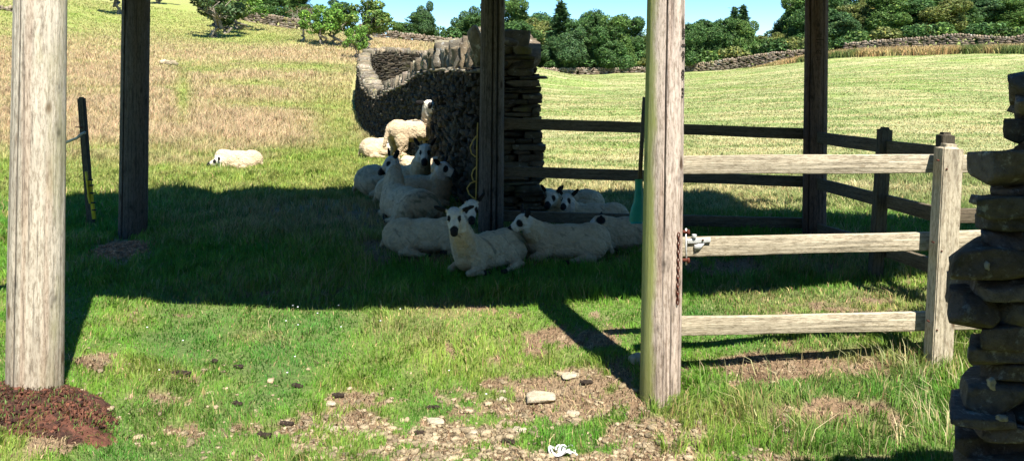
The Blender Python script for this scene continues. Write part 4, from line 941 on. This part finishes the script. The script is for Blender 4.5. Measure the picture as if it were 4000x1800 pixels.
# ------------------------------------------------------------------ sheep
def ell(mb, c, r, axes=None, n=12):
    th = np.linspace(0, math.pi, n+1); ph = np.linspace(0, 2*math.pi, 2*n, endpoint=False); V = []; fs = []
    for t in th[1:-1]:
        for p in ph: V.append((math.sin(t)*math.cos(p), math.sin(t)*math.sin(p), math.cos(t)))
    V = np.array([(0,0,1)]+V+[(0,0,-1)]); m = 2*n
    for k in range(m): fs.append([0, 1+k, 1+(k+1) % m])
    for i in range(n-2):
        for k in range(m): fs.append([1+i*m+k, 1+(i+1)*m+k, 1+(i+1)*m+(k+1) % m, 1+i*m+(k+1) % m])
    e = len(V)-1
    for k in range(m): fs.append([e, 1+(n-2)*m+(k+1) % m, 1+(n-2)*m+k])
    V = V*np.array(r)
    if axes is not None: V = V@np.array(axes)
    mb.add(V+np.array(c), fs)
def cap(mb, a, b, ra, rb, n=9):
    a = np.array(a, float); b = np.array(b, float); t = np.linspace(0, 1, n)
    for q in t: ell(mb, a+(b-a)*q, [ra+(rb-ra)*q]*3, None, 6)
def unit(v): v = np.asarray(v, float); return v/np.linalg.norm(v)
WOOL = np.array([.62,.48,.31]); WFACE = np.array([.66,.60,.50]); BLK = np.array([.012,.011,.011])
def sheep(px, d, yaw, sc, head, fdir, label, standing=False, tagside=0, ear_up=.6, dirt=None, fat=.88, legs=True, lam=0.0, zoff=0.0, hd=1.18):
    """yaw: heading in degrees, 0 = right, 90 = away. head: px, py, d of the brow, fdir: direction of the face"""
    g = on_ground(px, d); g[2] += zoff; cy, sy = math.cos(math.radians(yaw)), math.sin(math.radians(yaw))
    def W(p): return g+sc*np.array([p[0]*cy-p[1]*sy, p[0]*sy+p[1]*cy, p[2]])
    Rm = np.array([[cy, sy, 0], [-sy, cy, 0], [0,0,1]])
    mb = MB()
    def E(c, r): ell(mb, W(c), np.array(r)*sc, Rm)
    def K(a, b, ra, rb): cap(mb, W(a), W(b), ra*sc, rb*sc)
    legsegs = []
    if not standing:
        E((.0,0,.22), (.46,.225*fat,.215)); E((.27,0,.235), (.24,.185*fat,.215)); E((-.30,0,.225), (.27,.225*fat,.22)); E((-.05,0,.12), (.42,.24*fat,.13))
        for s in (-1, 1):
            E((-.27,s*.19*fat,.16), (.21,.09,.155)); E((.27,s*.145*fat,.17), (.12,.07,.15))
            if legs:
                for seg in (((.26,s*.17,.10),(.44,s*.15,.055),.055,.04), ((.44,s*.15,.05),(.27,s*.20,.032),.036,.028), ((.27,s*.20,.032),(.20,s*.21,.028),.028,.03),
                            ((-.22,s*.27,.07),(-.10,s*.29,.045),.06,.042), ((-.30,s*.27,.05),(-.02,s*.31,.038),.042,.03), ((-.02,s*.31,.035),(.06,s*.31,.028),.028,.03)):
                    K(*seg)
                legsegs += [(W((.27,s*.20,.032)), W((.19,s*.21,.028))), (W((.0,s*.31,.035)), W((.07,s*.31,.028)))]
        K((-.50,0,.26), (-.57,.03,.08), .045, .03); nb = W((.36,0,.30)); nb2 = W((.28,0,.24)); rn = .155
    else:
        E((0,0,.62), (.46,.19*fat,.165)); E((.28,0,.61), (.20,.155,.18)); E((-.30,0,.63), (.21,.175,.165)); E((0,0,.57), (.32,.16,.14))
        for s in (-1, 1):
            E((-.31,s*.11,.50), (.12,.07,.17)); E((.26,s*.10,.50), (.08,.06,.15))
            for seg in (((.27,s*.10,.40),(.28,s*.10,.22),.045,.028), ((.28,s*.10,.22),(.27,s*.10,.03),.028,.024), ((.27,s*.10,.03),(.29,s*.10,.02),.032,.034),
                        ((-.31,s*.11,.40),(-.37,s*.11,.25),.06,.03), ((-.37,s*.11,.25),(-.33,s*.11,.03),.028,.024), ((-.33,s*.11,.03),(-.31,s*.11,.02),.032,.034)): K(*seg)
        K((-.49,0,.66), (-.55,0,.40), .04, .03); nb = W((.36,0,.62)); nb2 = W((.26,0,.56)); rn = .15
    h = P(*head); Fv = unit(fdir); Rv = unit(np.cross(Fv, (0,0,1))); Uv = np.cross(Rv, Fv)
    cap(mb, nb2, nb, rn*sc*1.1, rn*sc, 4)
    hb_ = h-Fv*.03*sc-Uv*.03*sc; mid = nb*.5+hb_*.5+np.array([0,0,-.03*sc]); mid[:2] += (nb2-nb)[:2]*.25; cap(mb, nb, mid, rn*sc*1.08, .140*sc, 8); cap(mb, mid, hb_, .140*sc, .088*sc, 8); s0 = sc; sc = sc*hd
    fr = np.array([Fv, Rv, Uv])
    ell(mb, h, np.array([.085,.066,.072])*sc, fr); cap(mb, h+Fv*.02*sc, h+Fv*.165*sc-Uv*.004*sc, .060*sc, .037*sc, 10); cap(mb, h+Fv*.0*sc-Uv*.05*sc, h+Fv*.15*sc-Uv*.03*sc, .046*sc, .028*sc, 8)
    ell(mb, h+Fv*.175*sc-Uv*.008*sc, np.array([.034,.036,.034])*sc, fr)
    ears = []
    for s in (-1, 1):
        ed = unit(Rv*s*(1-.35*ear_up)+np.array([0,0,ear_up])-Fv*.25); eb = h+Rv*s*.055*sc+Uv*.02*sc-Fv*.035*sc; ec = eb+ed*.066*sc
        n1_ = unit(np.cross(ed, Rv*s*.3+Fv)); n2_ = np.cross(ed, n1_)
        ell(mb, ec, np.array([.078,.033,.015])*sc, np.array([ed, n1_, n2_])); ears.append((eb, ed, ec))
    sc = s0
    # fuse to one continuous skin
    me = np_mesh('t', np.vstack(mb.V), mb.Fc, mb.Z); t = bpy.data.objects.new('t', me); COL.objects.link(t)
    m1 = t.modifiers.new('r', 'REMESH'); m1.mode = 'VOXEL'; m1.voxel_size = .0095*sc if d < 8.5 else .012*sc
    m2 = t.modifiers.new('s', 'SMOOTH'); m2.factor = .5; m2.iterations = 3
    dg = bpy.context.evaluated_depsgraph_get(); me2 = bpy.data.meshes.new_from_object(t.evaluated_get(dg)); bpy.data.objects.remove(t); me2.name = 'body'
    n = len(me2.vertices); V = np.empty(n*3, np.float32); me2.vertices.foreach_get('co', V); V = V.reshape(-1, 3).astype(float)
    Nn = np.empty(n*3, np.float32); me2.vertices.foreach_get('normal', Nn); Nn = Nn.reshape(-1, 3)
    q = (V-h)/hd; tF = q@Fv/sc; tR = q@Rv/sc; tU = q@Uv/sc; dist = np.linalg.norm(q, axis=1)/sc
    ishead = (dist < .12) | ((tF > .0) & (tF < .24) & (np.abs(tR) < .11) & (np.abs(tU) < .13))
    wn = fbm(V[:,0]*9+V[:,2]*7, V[:,1]*9+V[:,2]*8, int(px)); wn2 = fbm(V[:,0]*34+V[:,2]*31, V[:,1]*34+V[:,2]*29, int(px)+4, 3)
    V = V+Nn*((wn-.5)*.022+(wn2-.5)*.016)[:, None]*np.where(ishead, .0, 1.0)[:, None]*sc
    # folds where the legs meet the flank come from the blend; colour by region
    zl = (V[:,2]-g[2])/sc; lx = ((V-g)@np.array([cy, sy, 0]))/sc
    c = np.tile(WOOL, (n, 1)); tone = fbm(V[:,0]*5+V[:,2]*3, V[:,1]*5+V[:,2]*4, 3)
    c = mixc(c, np.array([.46,.37,.26]), .55*sstep(.5,.7,tone)*.5)
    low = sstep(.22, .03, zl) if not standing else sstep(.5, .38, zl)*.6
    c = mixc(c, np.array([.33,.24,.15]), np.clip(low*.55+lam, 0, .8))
    rumpd = sstep(-.18,-.48,lx)*(dirt if dirt is not None else .25)
    c = mixc(c, np.array([.30,.20,.11]), rumpd*.75); c = mixc(c, np.array([.14,.115,.06]), np.clip(sstep(.50,.72,fbm(V[:,0]*16+V[:,2]*12, V[:,1]*16+V[:,2]*15, 8))*rumpd*1.1, 0, .85))
    fl = sstep(.72,.78,fbm(V[:,0]*22+V[:,2]*19, V[:,1]*22, int(d*10))); c = mixc(c, np.array([.12,.10,.07]), fl*.5)
    face = sstep(.13,.09,dist); face = np.maximum(face, ((tF > -.01) & ishead)*1.0); c = mixc(c, WFACE, face)
    nz = (vnoise(tF*60, tR*60+tU*40, 5)-.5)*.012
    muz = sstep(.118,.130, tF+nz-.35*np.abs(tR)+.10*np.clip(-tU,0,.1)*0)*ishead
    eye = np.zeros(n)
    for s in (-1, 1): eye = np.maximum(eye, sstep(1.15, .9, np.sqrt(((tF-.048)/.032)**2+((tR-s*.053)/.027)**2+((tU-.016)/.048)**2)+nz*8))
    ear = np.zeros(n)
    for eb, ed, ec in ears:
        w = (V-eb)/sc/hd; al = w@ed; rd = np.linalg.norm(w-al[:, None]*ed, axis=1); ear = np.maximum(ear, sstep(.012,.028,al)*sstep(.06,.045,rd)*(al < .17))
    sp = np.maximum.reduce([muz, eye*ishead, ear]); c = mixc(c, BLK, np.clip(sp, 0, 1))
    for a_, b_ in legsegs:
        ab = b_-a_; tt = np.clip(((V-a_)@ab)/(ab@ab), 0, 1.2); dd_ = np.linalg.norm(V-(a_+tt[:, None]*ab), axis=1)/sc; c = mixc(c, BLK*1.5, sstep(.05,.035,dd_)*(tt > .02))
    if standing: c = mixc(c, BLK*2, sstep(.05,.03,zl))
    V0 = V-g; me2.vertices.foreach_set('co', V0.astype(np.float32).ravel())
    for a in list(me2.color_attributes): me2.color_attributes.remove(a)
    at = me2.color_attributes.new('Col', 'FLOAT_COLOR', 'POINT'); c4 = np.ones((n, 4), np.float32); c4[:, :3] = c; at.data.foreach_set('color', c4.ravel())
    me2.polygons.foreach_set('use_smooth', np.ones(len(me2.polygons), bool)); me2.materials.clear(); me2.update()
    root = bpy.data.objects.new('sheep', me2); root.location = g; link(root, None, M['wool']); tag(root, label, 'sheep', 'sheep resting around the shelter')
    for s in (-1, 1):
        e = MB(); ell(e, h+(Fv*.05+Rv*s*.056+Uv*.016)*sc*hd-g, [.011*sc]*3, None, 6); e.build('eye', M['eye'], root, True)
    if tagside:
        eb, ed, ec = ears[0 if tagside < 0 else 1]; e = MB(); tp = ec+ed*.03*sc-g; bar(e, tp-Fv*-.01+np.array([0,-.012,0]), tp+ed*.035*sc+np.array([0,-.016,0]), .03*sc, .012*sc); e.build('ear_tag', M['tag'], root, bevel=.001)
    return root
# front row
sheep(1905,6.50,226,.72,(1774,842,6.08),(.05,-.64,-.76),'nearest sheep lying in front, facing us with black eye patches and muddy rump',dirt=.9,ear_up=.1,hd=1.2)
sheep(1665,6.92,4,.70,(1843,808,6.85),(.02,-.62,-.78),'sheep lying behind the nearest one, its face peeping over that one\'s head',dirt=.3,ear_up=.75)
sheep(2212,6.80,183,.71,(2040,862,6.68),(-.80,-.25,-.55),'lying sheep in left profile right of the middle pole, black ears raised',dirt=.15,ear_up=.9,lam=.15)
sheep(2452,7.12,186,.70,(2335,885,7.1),(-.85,.1,-.45),'lying sheep partly hidden behind the sunlit pole, only one ear showing',dirt=.1,ear_up=.9,lam=.2)
# group by the wall
sheep(1590,8.25,128,.82,(1526,634,8.75),(-.62,-.45,-.62),'sheep lying with big dirty rump towards us, head turned left',dirt=.85,ear_up=.9,fat=1.15)
sheep(1625,9.05,6,.84,(1735,655,8.95),(.83,-.35,-.42),'sheep facing right with black nose nearly touching the stone wall',dirt=.1,ear_up=.5)
sheep(1540,9.85,5,.90,(1660,588,9.5),(.02,-.62,-.78),'sheep facing us from the middle of the group, head highest of the lying ones',dirt=.3,ear_up=.8)
sheep(1655,11.2,175,.70,(1595,650,11.3),(-.5,.6,-.5),'sunlit lying sheep just behind the one facing us, head hidden',dirt=.1)
sheep(1622,11.95,38,.98,(1678,412,11.85),(.80,-.52,-.22),'the only standing sheep, sunlit beside the stone wall',standing=True,tagside=-1,ear_up=.05,dirt=.25,fat=.82,hd=1.3)
sheep(1505,13.6,10,.80,(1538,548,13.5),(.45,-.3,-.7),'sunlit lying sheep with yellow ear tag behind the standing sheep\'s rear legs',tagside=-1,ear_up=.3)
# beyond the rear fence
sheep(2210,8.75,176,.78,(2152,768,8.35),(-.30,-.80,-.52),'left of the two sheep lying beyond the rear fence by the wall end',ear_up=.7,zoff=.02)
sheep(2320,8.05,178,.66,(2214,778,7.98),(-.35,-.78,-.5),'right of the two sheep lying beyond the rear fence, body stretched right',ear_up=.7,zoff=.02)
# out in the meadow
sheep(930,13.4,178,.78,(850,628,13.3),(-.9,-.2,-.35),'lone sunlit sheep lying in the long meadow grass on the left',ear_up=.2,zoff=-.06)

# ------------------------------------------------------------------ light, sky, camera
w = bpy.data.worlds.new("World"); S.world = w; w.use_nodes = True; nt = w.node_tree
sky = nt.nodes.new('ShaderNodeTexSky'); sky.sky_type = 'NISHITA'; sky.sun_disc = False; sky.sun_elevation = SUN_EL; sky.sun_rotation = math.pi-SUN_AZ
sky.air_density = .75; sky.dust_density = 0.0; sky.ozone_density = 2.5; sky.altitude = 300
hs = nt.nodes.new('ShaderNodeHueSaturation'); hs.inputs['Saturation'].default_value = 1.32; hs.inputs['Hue'].default_value = .495; nt.links.new(sky.outputs[0], hs.inputs['Color']); nt.links.new(hs.outputs[0], nt.nodes['Background'].inputs[0]); nt.nodes['Background'].inputs[1].default_value = .09
sun = bpy.data.lights.new('sun', 'SUN'); sun.energy = 5.0; sun.angle = math.radians(.5); sun.color = (1, .95, .86)
so = bpy.data.objects.new('sun', sun); COL.objects.link(so)
dv = Vector((TOSUN[0]*math.cos(SUN_EL), TOSUN[1]*math.cos(SUN_EL), math.sin(SUN_EL))); so.rotation_euler = dv.to_track_quat('Z', 'Y').to_euler(); so.location = (5,-5,20)
cam = bpy.data.cameras.new('camera'); cam.sensor_width = 36; cam.lens = 36*F/4000; cam.shift_y = -600/4000; cam.clip_end = 5000; cam.clip_start = .05
co = bpy.data.objects.new('camera', cam); co.location = (0, 0, H); co.rotation_euler = (math.radians(90), 0, 0); COL.objects.link(co); S.camera = co
S.render.engine = 'CYCLES'; S.cycles.max_bounces = 6; S.cycles.use_denoising = True
S.view_settings.view_transform = 'Standard'; S.view_settings.look = 'None'; S.view_settings.gamma = 1; S.view_settings.exposure = 1.4
